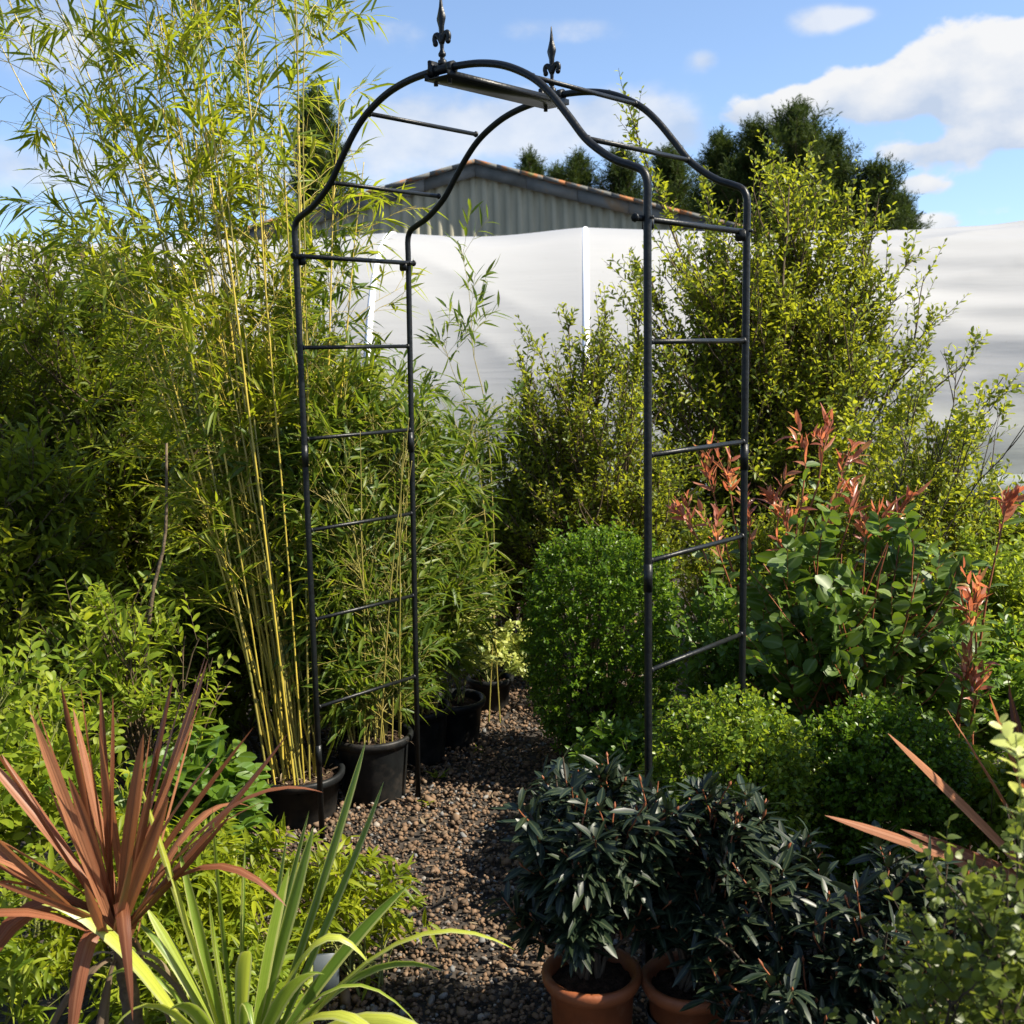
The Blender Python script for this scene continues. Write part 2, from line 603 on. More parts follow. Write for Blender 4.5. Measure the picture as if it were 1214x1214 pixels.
dust(M['pot_black'], (.05, .042, .034), 9.0, .50, .75, .7)
dust(M['terracotta'], (.28, .17, .11), 16.0, .55, .78, .6)
M['soil'] = plain_mat('potting_soil', (.012, .008, .006), (.055, .034, .022), .95, 60, .1, .8)
M['bark'] = plain_mat('bark', (.045, .032, .020), (.13, .095, .06), .9, 25, .2, .6)
M['twig'] = plain_mat('twig_bark', (.05, .035, .02), (.11, .075, .04), .8, 30, .3)
M['green_stem'] = plain_mat('green_stem', (.10, .12, .03), (.17, .17, .05), .6, 30, .3)
M['red_stem'] = plain_mat('red_stem', (.16, .05, .02), (.24, .08, .03), .55, 30, .35)
M['dark_stem'] = plain_mat('dark_stem', (.03, .022, .016), (.07, .05, .03), .8, 30, .3)
M['culm'] = plain_mat('golden_cane', (.26, .21, .03), (.46, .34, .05), .38, 9, .5)
M['culm_green'] = plain_mat('green_cane', (.15, .15, .03), (.27, .21, .05), .42, 9, .45)

G = dict
M['bamboo'] = leaf_mat('bamboo_leaf', [(0, (.045, .080, .007)), (.5, (.115, .150, .011)), (.85, (.21, .225, .016)), (1, (.32, .29, .028))], (.44, .48, .02), .42, .42, .25)
M['bamboo_green'] = leaf_mat('green_bamboo_leaf', [(0, (.030, .062, .008)), (.6, (.062, .100, .012)), (1, (.15, .17, .02))], (.30, .38, .02), .36, .42, .25)
M['hedge'] = leaf_mat('evergreen_leaf', [(0, (.045, .072, .007)), (.6, (.095, .125, .010)), (1, (.24, .24, .02))], (.44, .47, .02), .40, .5, .2)
M['pitt'] = leaf_mat('small_shrub_leaf', [(0, (.058, .096, .012)), (.5, (.118, .155, .016)), (.85, (.20, .225, .020)), (1, (.31, .30, .03))], (.50, .49, .02), .42, .42, .25)
M['box'] = leaf_mat('box_leaf', [(0, (.034, .076, .006)), (.6, (.074, .138, .010)), (.9, (.15, .21, .015)), (.985, (.21, .25, .02)), (1, (.20, .13, .04))], (.26, .40, .02), .30, .34, .2)
M['box_young'] = leaf_mat('young_box_leaf', [(0, (.04, .09, .012)), (.5, (.115, .175, .018)), (1, (.29, .31, .03))], (.38, .48, .02), .36, .36, .25)
M['gris'] = leaf_mat('glossy_oval_leaf', [(0, (.030, .062, .007)), (.6, (.062, .108, .011)), (1, (.14, .18, .02))], (.28, .42, .03), .26, .46, .32, midc=(.16, .22, .07))
M['red'] = leaf_mat('red_young_leaf', [(0, (.17, .050, .028)), (.5, (.33, .092, .052)), (.85, (.40, .16, .08)), (1, (.22, .20, .05))], (.55, .17, .08), .38, .36, .5, midc=(.34, .13, .08))
M['rhodo'] = leaf_mat('dark_leathery_leaf', [(0, (.005, .011, .006)), (.7, (.010, .020, .009)), (1, (.028, .040, .012))], (.05, .09, .02), .06, .42, .34, midc=(.06, .075, .035), back=(.030, .042, .018))
M['cord'] = leaf_mat('bronze_strap_leaf', [(0, (.105, .036, .018)), (.5, (.22, .080, .039)), (1, (.34, .15, .075))], (.46, .15, .05), .26, .45, .22, midc=(.26, .115, .06), mid_w=.1, streak=.9)
M['phorm'] = leaf_mat('striped_strap_leaf', [(0, (.04, .085, .012)), (.5, (.085, .15, .018)), (.8, (.18, .25, .03)), (1, (.36, .39, .05))], (.36, .46, .05), .30, .40, .45, edge=((.36, .38, .12), .70), streak=.5)
M['spirea'] = leaf_mat('golden_leaf', [(0, (.055, .095, .006)), (.5, (.15, .185, .009)), (1, (.32, .33, .018))], (.46, .50, .02), .40, .45, .22)
M['lime'] = leaf_mat('lime_leaf', [(0, (.055, .105, .010)), (.5, (.14, .19, .014)), (1, (.30, .32, .03))], (.44, .50, .03), .40, .45, .22)
M['broad'] = leaf_mat('broad_leaf', [(0, (.040, .088, .008)), (.6, (.078, .135, .012)), (1, (.15, .20, .02))], (.26, .42, .03), .32, .42, .28, midc=(.12, .2, .06))
M['pale'] = leaf_mat('cream_edged_leaf', [(0, (.14, .21, .04)), (.5, (.34, .38, .10)), (1, (.60, .58, .26))], (.6, .6, .2), .34, .40, .45)
M['fg'] = leaf_mat('grey_green_leaf', [(0, (.040, .062, .010)), (.6, (.080, .105, .018)), (1, (.17, .19, .045))], (.34, .40, .04), .34, .40, .25)
M['conifer'] = leaf_mat('conifer_spray', [(0, (.014, .028, .007)), (.6, (.028, .046, .010)), (1, (.060, .078, .018))], (.12, .17, .02), .16, .65, .1)


# ------------------------------------------------------------------ ground
def ground_mat():
    m, t, b, out = new_mat('nursery_earth')
    tc = t.node('ShaderNodeTexCoord')
    vo = t.node('ShaderNodeTexVoronoi', i_Scale=38.0)
    t.link(tc.outputs['Object'], vo.inputs['Vector'])
    nz = t.node('ShaderNodeTexNoise', i_Scale=1.3, i_Detail=8.0)
    t.link(tc.outputs['Object'], nz.inputs['Vector'])
    c = t.ramp(vo.outputs['Distance'], [(0, (.05, .034, .025)), (.6, (.025, .018, .013)), (1, (.01, .008, .006))])
    c = t.mix(t.math('MULTIPLY', nz.outputs[0], .6), c, (.018, .015, .009))
    t.link(c, b.inputs['Base Color'])
    b.inputs['Roughness'].default_value = .95
    bp = t.node('ShaderNodeBump', i_Strength=.6, i_Distance=.02)
    t.link(vo.outputs['Distance'], bp.inputs['Height'])
    t.link(bp.outputs[0], b.inputs['Normal'])
    return m


gr = mesh_obj('ground', [(-300, -60, -.012), (300, -60, -.012), (300, 600, -.012), (-300, 600, -.012)], [(0, 1, 2, 3)], None, ground_mat())
gr['kind'] = 'structure'


def stone_mat():
    m, t, b, out = new_mat('gravel_stone')
    va = t.node('ShaderNodeAttribute', attribute_name='var')
    col = t.ramp(va.outputs['Fac'], [(0, (.058, .039, .024)), (.3, (.112, .070, .040)), (.6, (.17, .104, .058)), (.84, (.135, .096, .062)), (.95, (.13, .135, .135)), (1, (.27, .23, .185))])
    tc = t.node('ShaderNodeTexCoord')
    nz = t.node('ShaderNodeTexNoise', i_Scale=120.0, i_Detail=3.0)
    t.link(tc.outputs['Object'], nz.inputs['Vector'])
    col = t.mix(t.math('MULTIPLY', nz.outputs[0], .5), col, t.mix(1.0, col, (.5, .45, .42), 'MULTIPLY'))
    t.link(col, b.inputs['Base Color'])
    b.inputs['Roughness'].default_value = .75
    b.inputs['Specular IOR Level'].default_value = .3
    return m


def build_gravel():
    R = np.random.default_rng(3)
    bm = bmesh.new()
    bmesh.ops.create_icosphere(bm, subdivisions=1, radius=1)
    bm.verts.index_update()
    V0 = np.array([v.co[:] for v in bm.verts])
    F0 = np.array([[v.index for v in f.verts] for f in bm.faces])
    bm.free()
    shapes = []
    for k in range(14):
        v = V0.copy()
        for _ in range(8):                                   # chop flats off a pebble
            n = unit(R.normal(0, 1, 3))
            d = R.uniform(.38, .75)
            h = v @ n
            v -= np.maximum(h - d, 0)[:, None] * n * .9
        v *= np.array([R.uniform(.8, 1.25), R.uniform(.7, 1.0), R.uniform(.45, .75)])
        shapes.append(v)
    g = Geo()
    n = 36000
    y = 2.15 + (7.2 - 2.15) * R.uniform(0, 1, n) ** 1.25
    x = -1.0 + 1.75 * R.uniform(0, 1, n)
    s = R.lognormal(math.log(.0088), .36, n)
    z = s * .25 + R.uniform(-.004, .012, n)
    rz = R.uniform(0, 2 * PI, n)
    tilt = R.normal(0, .35, (n, 2))
    var = R.uniform(0, 1, n)
    sh = R.integers(0, 14, n)
    for k in range(14):
        q = np.where(sh == k)[0]
        v = np.broadcast_to(shapes[k], (len(q), *shapes[k].shape)) * s[q][:, None, None]
        a, b_ = tilt[q, 0][:, None], tilt[q, 1][:, None]
        X, Y, Z = v[..., 0], v[..., 1], v[..., 2]
        Y, Z = Y * np.cos(a) - Z * np.sin(a), Y * np.sin(a) + Z * np.cos(a)
        X, Z = X * np.cos(b_) + Z * np.sin(b_), -X * np.sin(b_) + Z * np.cos(b_)
        c, sn = np.cos(rz[q])[:, None], np.sin(rz[q])[:, None]
        X, Y = X * c - Y * sn, X * sn + Y * c
        P = np.stack([X + x[q][:, None], Y + y[q][:, None], Z + z[q][:, None]], -1)
        off = (np.arange(len(q)) * len(V0))[:, None, None]
        g.add(P.reshape(-1, 3), None, (off + F0[None]).reshape(-1, 3), np.repeat(var[q], len(V0)))
    o = g.obj('gravel', stone_mat())
    o['kind'] = 'stuff'
    tag(o, 'brown and grey gravel stones covering the garden path under the arch', 'gravel')


build_gravel()


# ------------------------------------------------------------------ barn
def build_barn():
    root = thing('barn', (-.78, 30, 0), 'grey corrugated barn with a shallow gable and rusty roof edge', 'barn', rz=math.radians(-1.2))
    hw, ridge, slope, depth = 9.0, 6.50, .262, 14.0
    m, t, b, out = new_mat('corrugated_cement')
    tc = t.node('ShaderNodeTexCoord')
    nz = t.node('ShaderNodeTexNoise', i_Scale=1.2, i_Detail=7.0)
    mp = t.node('ShaderNodeMapping'); mp.inputs['Scale'].default_value = (3, 1, .35)
    t.link(tc.outputs['Object'], mp.inputs[0]); t.link(mp.outputs[0], nz.inputs['Vector'])
    t.link(t.ramp(nz.outputs[0], [(.3, (.20, .19, .135)), (.55, (.27, .255, .185)), (.75, (.33, .30, .22))]), b.inputs['Base Color'])
    b.inputs['Roughness'].default_value = .85
    mr, t, b, out = new_mat('weathered_roof')
    tc = t.node('ShaderNodeTexCoord')
    nz = t.node('ShaderNodeTexNoise', i_Scale=2.2, i_Detail=8.0, i_Roughness=.65)
    t.link(tc.outputs['Object'], nz.inputs['Vector'])
    t.link(t.ramp(nz.outputs[0], [(.36, (.07, .075, .075)), (.5, (.11, .11, .10)), (.53, (.17, .10, .05)), (.60, (.30, .10, .03)), (.68, (.16, .15, .05)), (.78, (.14, .14, .06))]), b.inputs['Base Color'])
    b.inputs['Roughness'].default_value = .9
    mf, t, b, out = new_mat('slate_fascia')
    tc = t.node('ShaderNodeTexCoord')
    nz = t.node('ShaderNodeTexNoise', i_Scale=1.6, i_Detail=6.0)
    t.link(tc.outputs['Object'], nz.inputs['Vector'])
    t.link(t.ramp(nz.outputs[0], [(.35, (.06, .063, .058)), (.55, (.12, .12, .11)), (.66, (.17, .12, .07)), (.8, (.2, .2, .18))]), b.inputs['Base Color'])
    b.inputs['Roughness'].default_value = .8
    # corrugated gable sheet: one real wave per 0.25 m
    n = 1200
    x = np.linspace(-hw, hw, n)
    ph = x / .30
    yy = .035 * np.sin(2 * PI * ph)
    yy = np.sign(yy) * np.abs(yy / .035) ** .5 * .035
    top = ridge - slope * np.abs(x) - .1
    V = np.concatenate([np.stack([x, yy, np.zeros(n)], -1), np.stack([x, yy, top], -1)])
    i = np.arange(n - 1)
    g = Geo().add(V, np.stack([i, i + 1, n + i + 1, n + i], -1))
    g.obj('gable_wall', m, root)
    g = Geo()
    for s in (-1, 1):
        g.add([(s * hw, 0.06, 0), (s * hw, depth, 0), (s * hw, depth, ridge - slope * hw - .1), (s * hw, .06, ridge - slope * hw - .1)], [(0, 1, 2, 3)])
    g.add([(-hw, depth, 0), (hw, depth, 0), (hw, depth, ridge - slope * hw - .1), (0, depth, ridge - .1), (-hw, depth, ridge - slope * hw - .1)], None, [(0, 1, 2), (0, 2, 4), (2, 3, 4)])
    g.obj('side_wall', m, root, smooth=False)
    ang = math.atan(slope)
    for s in (-1, 1):
        g = Geo()
        # roof sheet with lapped sheets seen on edge
        nS = 16
        for k in range(nS):
            u0, u1 = k / nS, (k + 1) / nS
            x0, x1 = s * (hw + .3) * u0, s * (hw + .3) * u1
            z0, z1 = ridge - slope * abs(x0), ridge - slope * abs(x1)
            dz = .005 * (k % 2) + .01
            th = .09
            f = -.32 - .004 * (k % 3)
            P = [(x0, f, z0 + dz), (x1, f, z1 + dz), (x1, depth + .3, z1 + dz), (x0, depth + .3, z0 + dz)]
            P += [(a, b_, c - th) for a, b_, c in P]
            g.add(P, [(0, 1, 2, 3), (7, 6, 5, 4), (0, 4, 5, 1), (1, 5, 6, 2), (2, 6, 7, 3), (3, 7, 4, 0)])
        g.obj('roof', mr, root, smooth=False)
        g = Geo()
        nb = 7
        for k in range(nb):                                  # fascia boards along the verge
            x0, x1 = s * (hw + .2) * (k + .004) / nb, s * (hw + .2) * (k + .996) / nb
            z0, z1 = ridge - slope * abs(x0) - .10, ridge - slope * abs(x1) - .10
            f = -.20 - .008 * (k % 2)
            P = [(x0, f, z0), (x1, f, z1), (x1, f + .05, z1), (x0, f + .05, z0)]
            P += [(a, b_, c - .30) for a, b_, c in P]
            g.add(P, [(0, 1, 2, 3), (7, 6, 5, 4), (0, 4, 5, 1), (1, 5, 6, 2), (2, 6, 7, 3), (3, 7, 4, 0)])
        g.obj('fascia_board', mf, root, smooth=False)


build_barn()


# ------------------------------------------------------------------ polytunnel
def build_tunnel():
    yaw = -math.radians(3.9)
    root = thing('polytunnel', (.955, 13.97, 0), 'long white plastic polytunnel with pale hoops across the back', 'polytunnel', rz=yaw)
    m, t, b, out = new_mat('milky_polythene')
    tc = t.node('ShaderNodeTexCoord')
    mp = t.node('ShaderNodeMapping'); mp.inputs['Scale'].default_value = (.5, 1, 2.4)
    nz = t.node('ShaderNodeTexNoise', i_Scale=1.4, i_Detail=6.0)
    t.link(tc.outputs['Object'], mp.inputs[0]); t.link(mp.outputs[0], nz.inputs['Vector'])
    c = t.ramp(nz.outputs[0], [(.3, (.405, .408, .405)), (.7, (.45, .45, .445))])
    # green algae creeping up from the base board and dusty water marks
    sep = t.node('ShaderNodeSeparateXYZ'); t.link(tc.outputs['Object'], sep.inputs[0])
    na_ = t.node('ShaderNodeTexNoise', i_Scale=3.0, i_Detail=7.0, i_Roughness=.65)
    t.link(tc.outputs['Object'], na_.inputs['Vector'])
    hh = t.math('ADD', sep.outputs[2], t.math('MULTIPLY', na_.outputs[0], 1.6))
    al = t.node('ShaderNodeMapRange'); al.inputs['From Min'].default_value = 2.1; al.inputs['From Max'].default_value = 1.0; al.inputs['To Max'].default_value = .55
    t.link(hh, al.inputs['Value'])
    c = t.mix(al.outputs[0], c, (.28, .30, .20))
    ns = t.node('ShaderNodeTexNoise', i_Scale=28.0, i_Detail=3.0)
    t.link(tc.outputs['Object'], ns.inputs['Vector'])
    c = t.mix(t.ramp(ns.outputs[0], [(.70, (0, 0, 0)), (.76, (.5, .5, .5))]), c, (.30, .29, .26))
    t.link(c, b.inputs['Base Color'])
    b.inputs['Roughness'].default_value = .38
    b.inputs['Specular IOR Level'].default_value = .35
    tr = t.node('ShaderNodeBsdfTranslucent', i_Color=(.60, .60, .59, 1))
    ms = t.node('ShaderNodeMixShader'); ms.inputs[0].default_value = .34
    # wavy slackness of the sheet
    mp2 = t.node('ShaderNodeMapping'); mp2.inputs['Scale'].default_value = (.2, 1, 2.6)
    nb = t.node('ShaderNodeTexNoise', i_Scale=1.6, i_Detail=4.0, i_Distortion=.5)
    t.link(tc.outputs['Object'], mp2.inputs[0]); t.link(mp2.outputs[0], nb.inputs['Vector'])
    bp = t.node('ShaderNodeBump', i_Strength=.06, i_Distance=.25)
    t.link(nb.outputs[0], bp.inputs['Height'])
    t.link(bp.outputs[0], b.inputs['Normal']); t.link(bp.outputs[0], tr.inputs['Normal'])
    t.link(b.outputs[0], ms.inputs[1]); t.link(tr.outputs[0], ms.inputs[2])
    t.link(ms.outputs[0], out.inputs['Surface'])
    hoops = [-6.9, -4.6, -2.31, 0.0, 6.4, 9.2]
    hw, H = 2.4, 3.07
    nx, na = 300, 130
    xs = np.linspace(hoops[0], hoops[-1], nx)
    th = np.linspace(0, PI, na)
    X, A = np.meshgrid(xs, th, indexing='ij')
    hs = np.array(hoops)
    k = np.clip(np.searchsorted(hs, X, side='right') - 1, 0, len(hs) - 2)
    fr = (X - hs[k]) / (hs[k + 1] - hs[k])
    span = hs[k + 1] - hs[k]
    sag = np.sin(PI * fr) * .016 * span
    big = np.clip((X - .4) / 2., 0, 1)
    wr = big * (.030 * np.sin(11 * A + .35 * X + .8 * np.sin(1.1 * X + 3 * A)) + .016 * (1 - np.abs(np.sin(15 * A - .45 * X + 1.3 * np.sin(.9 * X + 5 * A))) ** .6 * 2) + .006 * np.sin(47 * A + 1.1 * X + 2 * np.sin(1.7 * X))) * np.sin(PI * np.clip(fr, 0, 1)) ** .5
    wr += (1 - big) * .010 * (1 - np.abs(np.sin(9 * A + 1.6 * X + np.sin(2.3 * X + 4 * A))) ** .6 * 2) * np.sin(PI * fr)
    wr += .012 * np.sin(5 * A + 1.9 * X) * np.sin(PI * fr)
    rad = 1 - sag / hw * (1.0) + wr / hw
    rise = np.clip((X - 3.2) / 3.2, 0, 1) ** 1.6 * .10
    ca, sa = np.cos(A), np.sin(A)
    e = .88
    Y = -hw * rad * np.sign(ca) * np.abs(ca) ** e
    Z = (H + rise) * rad * np.abs(sa) ** e
    V = np.stack([X, Y, Z], -1).reshape(-1, 3)
    i = (np.arange(nx - 1) * na)[:, None]; j = np.arange(na - 1)[None]
    Q = np.stack([i + j, i + na + j, i + na + j + 1, i + j + 1], -1).reshape(-1, 4)
    Geo().add(V, Q).obj('plastic_cover', m, root)
    # hoops outside the sheet show as paler bands
    mh = plain_mat('white_hoop_tape', (.80, .81, .82), (.88, .88, .88), .4, 10, .4)
    for xh in hoops:
        c, s = np.cos(th), np.sin(th)
        r = 1 - .026 / hw
        P = np.stack([np.full(na, xh), -hw * r * np.sign(c) * np.abs(c) ** e, (H + max(0, min(1, (xh - 3.2) / 3.2)) ** 1.6 * .10) * r * np.abs(s) ** e], -1)
        V, Q, T = tubes(P, .045, 10, ref=(1, 0, 0))
        Geo().add(V, Q, T).obj('hoop', mh, root)
    mb = plain_mat('grey_board', (.10, .12, .12), (.20, .22, .22), .8, 4, .3)
    for s in (-1, 1):
        g = Geo().box((hoops[0] + hoops[-1]) / 2, s * (hw + .045), .14, hoops[-1] - hoops[0], .04, .30)
        g.obj('base_board', mb, root, smooth=False)


build_tunnel()


# ------------------------------------------------------------------ conifers
def conifer(loc, h, r, seed, label, spread=1.0, n_br=360, z_lo=.12):
    R = np.random.default_rng(seed)
    root = thing('conifer_tree', loc, label, 'tree', 'conifers beyond the barn and polytunnel')
    K = 12
    s = np.linspace(0, 1, K)
    tr = np.stack([np.cumsum(R.normal(0, .012, K)) * h * .2, np.cumsum(R.normal(0, .012, K)) * h * .2, s * h], -1)
    V, Q, T = tubes(tr, np.linspace(.03 * h * .6, .006, K), 7)
    Geo().add(V, Q, T).obj('trunk', M['bark'], root)
    n = n_br
    t = z_lo + (1 - z_lo) * R.uniform(0, 1, n) ** .80
    pos, tan = interp(tr[None], np.zeros(n, int), t)
    az = R.uniform(0, 2 * PI, n)
    lump = 1 + .22 * np.sin(3 * az + seed) + .18 * np.sin(5 * az + 9 * t + seed)
    L = r * (1 - t) ** .68 * R.uniform(.65, 1.1, n) * lump + .10 * h / 8
    up = .35 + .75 * t + R.normal(0, .12, n)
    d = unit(np.stack([np.cos(az), np.sin(az), up], -1))
    Kb = 6
    sb = np.linspace(0, 1, Kb)[None, :, None]
    B = pos[:, None] + d[:, None] * L[:, None, None] * sb
    B[..., 2] += (.18 * L[:, None]) * sb[..., 0] ** 2
    g = Geo()
    V, Q, T = tubes(B, np.linspace(.03, .006, Kb)[None] * (h / 8), 3, cap=False)
    g.add(V, Q, None)
    g.obj('branch', M['bark'], root)
    tw, tt = sprout(R, B, int(n * 20), (.25, 1.0), (25, 70), (.16 * h / 8, .42 * h / 8), 4, up=.25, curl=.15)
    g = Geo()
    P, D, N, idx, tl = leaf_on(R, tw, 9, (.05, 1), (18, 50), 'alt', .4, .9)
    n2 = len(P)
    var = np.clip(R.uniform(0, 1, len(tw))[idx] * .6 + R.uniform(0, .4, n2), 0, 1)
    leaves(g, T_LANCE_S, P, D, N, R.uniform(.10, .19, n2) * (h / 8) ** .5, R.uniform(.010, .020, n2) * (h / 8) ** .5, .1, var)
    # leading shoots
    P, D, N, idx, tl = leaf_on(R, np.array([np.stack([tr[-1], tr[-1] + [0.02, 0, .28], tr[-1] + [.08, .02, .55]])]) * 1.0, 46, (0, 1), (20, 55), 'spiral', .4, .9)
    leaves(g, T_LANCE_S, P, D, N, .12, .014, 0, R.uniform(0, 1, len(P)))
    g.obj('foliage', M['conifer'], root)


for (x, y, h, r, sd, lab) in [
    (9.0, 36, 8.7, 3.3, 1, 'dark conifer with the tallest crown right of the barn'),
    (6.95, 37.5, 8.15, 2.3, 2, 'dark conifer with a narrow spire beside the back post of the arch'),
    (7.95, 36.8, 8.4, 2.3, 3, 'dark conifer squeezed between the tallest crown and the narrow spire'),
    (10.2, 36.5, 7.8, 2.9, 4, 'dark conifer on the right shoulder of the tallest crown'),
    (11.35, 35.5, 6.85, 3.0, 5, 'dark conifer at the right end of the clump, low and sloping'),
    (5.6, 40, 8.2, 2.6, 6, 'shadowy conifer seen through the right half of the arch'),
    (-5.75, 36, 9.4, 2.0, 7, 'lone columnar conifer showing through the tall bamboo'),
    (1.1, 47, 9.3, 2.0, 8, 'small conifer tip just above the barn roof near its ridge'),
    (3.05, 47, 9.2, 2.6, 9, 'small conifer tip above the rusty middle of the barn roof'),
    (4.7, 47, 9.3, 2.8, 10, 'small conifer tip above the barn roof beside the front post'),
    (2.1, 49, 9.0, 2.4, 11, 'lowest conifer tip peeping over the middle of the barn roof'),
    (8.45, 38.2, 7.5, 3.0, 13, 'broad dark conifer half hidden behind the tallest crown on its left'),
    (9.75, 38.4, 7.6, 3.0, 14, 'broad dark conifer half hidden behind the tallest crown on its right'),
    (12.1, 35.8, 6.0, 1.9, 12, 'smallest dark conifer at the very right end of the clump'),
]:
    conifer((x, y, 0), h, r, sd, lab)


# ------------------------------------------------------------------ the arch
AO = np.array([-.66, 3.583, 0.])
AYAW = -.7191
AW, AD = 1.3194, .4678
ATOP = 1.9254
HALF = [(0, 0), (0, 1.0), (0, 1.95), (0, 2.005), (.010, 2.034), (.035, 2.050), (.065, 2.065), (.10, 2.092), (.137, 2.130), (.173, 2.185), (.212, 2.243),
        (.25, 2.288), (.292, 2.321), (.342, 2.348), (.40, 2.365), (.46, 2.372), (.5, 2.373)]


def build_arch():
    root = thing('garden_arch', AO, 'black tubular steel garden arch with two spear finials over the path', 'garden arch', rz=AYAW)
    mat = M['iron']
    hp = np.array(HALF)
    top = catmull(hp[2:], 70)
    prof = np.concatenate([[[0, -.02], [0, .6], [0, 1.3]], top])

    def rail(x_sign, y, lean=0.0):
        u = prof[:, 0] if x_sign > 0 else 1 - prof[:, 0]
        P = np.stack([u * AW, np.full(len(u), y) + lean * (prof[:, 1] - 1), prof[:, 1]], -1)
        V, Q, T = tubes(P, .0098, 12, ref=(0, 1, 0))
        return Geo().add(V, Q, T).obj('arch_rail', mat, root)
    leanB = .018
    rail(1, 0); rail(-1, 0)
    rail(1, AD, leanB); rail(-1, AD, 0.0)

    def rung(x, z, y0, y1, r=.0066, z1=None):
        P = np.array([[x, y0, z], [x, (y0 + y1) / 2, ((z1 or z) + z) / 2], [x, y1, z1 or z]])
        V, Q, T = tubes(P, r, 8, ref=(1, 0, 0))
        g = Geo().add(V, Q, T)
        for e, d in ((P[0], 1), (P[-1], -1)):               # weld beads at both ends
            b = np.array([e, e + [0, d * .003, 0], e + [0, d * .006, 0], e + [0, d * .009, 0]])
            V, Q, T = tubes(b, np.array([1.3, 1.5, 1.35, 1.0]) * r, 8, ref=(1, 0, 0))
            g.add(V, Q, T)
        return g.obj('rung', mat, root)

    def zat(u):
        return float(np.interp(u, top[:, 0], top[:, 1]))
    for z in (1.6434, 1.3539, 1.0573, .7612, .4639):
        rung(0, z, .008, AD + leanB * (z - 1) - .008)
    for z in (1.636, 1.3626, 1.1008, .8222):
        rung(AW, z, .008, AD - .008)
    for u in (.137, .268):
        rung(u * AW, zat(u), .006, AD - .006)
        rung((1 - u) * AW, zat(u), .006, AD - .006)
    # top rungs bolted across the face of the posts, ends standing proud
    for x, dx in ((0, .018), (AW, -.018)):
        rung(x + dx, ATOP, -.028, AD + .028, .0075)
        for y in (0, AD):
            g = Geo().box(x + dx * .5, y + (.016 if y == 0 else -.016), ATOP - .012, .030, .013, .030, bevel=.003)
            P = np.array([[x - .018 * (1 if dx > 0 else -1), y, ATOP], [x + dx * 1.7, y, ATOP]])
            V, Q, T = tubes(P, .0045, 6, ref=(0, 0, 1))
            g.add(V, Q, T)
            g.obj('clamp_bolt', mat, root)
    # rail joints half way down the posts
    for x, y, z in ((0, 0, .30), (0, 0, 1.30), (AW, 0, 1.06), (AW, AD, 1.32), (0, AD, 1.31)):
        V, Q, T = tubes(np.array([[x, y, z - .035], [x, y, z + .035]]), .0112, 10, ref=(0, 1, 0))
        Geo().add(V, Q, T).obj('tube_sleeve', mat, root)
    # ridge plate between the two crowns, brackets and finials
    zc = 2.373
    g = Geo().box(AW / 2, AD / 2, zc - .026, .085, AD + .05, .005, bevel=.0015)
    g.box(AW / 2 - .0425, AD / 2, zc - .020, .004, AD + .05, .016)
    g.box(AW / 2 + .0425, AD / 2, zc - .020, .004, AD + .05, .016)
    g.obj('ridge_plate', mat, root, smooth=False)
    for y in (0, AD):
        g = Geo()
        for dx in (-.034, .034):
            V, Q, T = tubes(np.array([[AW / 2 + dx - .008, y, zc - .001], [AW / 2 + dx + .008, y, zc - .001]]), .0165, 12, ref=(0, 1, 0))
            g.add(V, Q, T)
        V, Q, T = tubes(np.array([[AW / 2 - .04, y, zc], [AW / 2 + .04, y, zc]]), .0135, 10, ref=(0, 1, 0))
        g.add(V, Q, T)
        g.box(AW / 2 - .036, y, zc + .006, .010, .034, .040, bevel=.002)
        for dx in (-.026, .026):
            V, Q, T = tubes(np.array([[AW / 2 + dx, y, zc - .012], [AW / 2 + dx, y, zc - .040]]), .006, 8, ref=(0, 1, 0))
            g.add(V, Q, T)
        g.obj('clamp_bracket', mat, root)
        finial(root, (AW / 2, y, zc + .010))


def finial(root, p):
    """cast spear on a pair of curled leaves, flattened front to back"""
    mat = M['iron']
    f = bpy.data.objects.new('finial', None)
    COL.objects.link(f)
    f.parent = root
    f.location = p
    f.empty_display_size = .05

    def diamond(rows):
        g = Geo()
        P = []
        for z, w, d in rows:
            P += [(w, 0, z), (0, d, z), (-w, 0, z), (0, -d, z)]
        Q = []
        for k in range(len(rows) - 1):
            for a in range(4):
                Q.append((4 * k + a, 4 * k + (a + 1) % 4, 4 * k + 4 + (a + 1) % 4, 4 * k + 4 + a))
        return g.add(P, Q)
    diamond([(.078, .009, .006), (.098, .0105, .006), (.116, .0165, .0065), (.122, .0170, .0065), (.130, .0140, .006), (.150, .0075, .005), (.172, .0038, .0035), (.187, .0024, .0024), (.190, .0006, .0006)]).obj('spear', mat, f, smooth=False)
    for s in (-1, 1):
        pts = catmull([(0, 0, .056), (.008 * s, 0, .070), (.016 * s, 0, .080), (.024 * s, 0, .078), (.0265 * s, 0, .068), (.023 * s, 0, .060)], 16)
        V, Q, T = tubes(pts, np.linspace(.0075, .0072, 16), 8, ref=(0, 1, 0))
        g = Geo().add(V * [1, .85, 1], Q, T)
        bm = bmesh.new()
        bmesh.ops.create_uvsphere(bm, u_segments=10, v_segments=8, radius=.0085)
        for v in bm.verts:
            v.co = Vector((v.co.x + .0235 * s, v.co.y * .8, v.co.z + .059))
        g.bm(bm)
        g.obj('scroll', mat, f)
    g = Geo()
    V, Q = lathe([(0, 0), (.0125, 0), (.0135, .004), (.0125, .012), (.007, .015), (.0065, .020), (.011, .024), (.0115, .029), (.008, .034), (.0055, .040), (.0062, .055), (.0095, .064), (.0088, .074), (.007, .080), (0, .082)], 14)
    g.add(V * [1, .85, 1], Q)
    g.obj('stem_collar', mat, f)


build_arch()


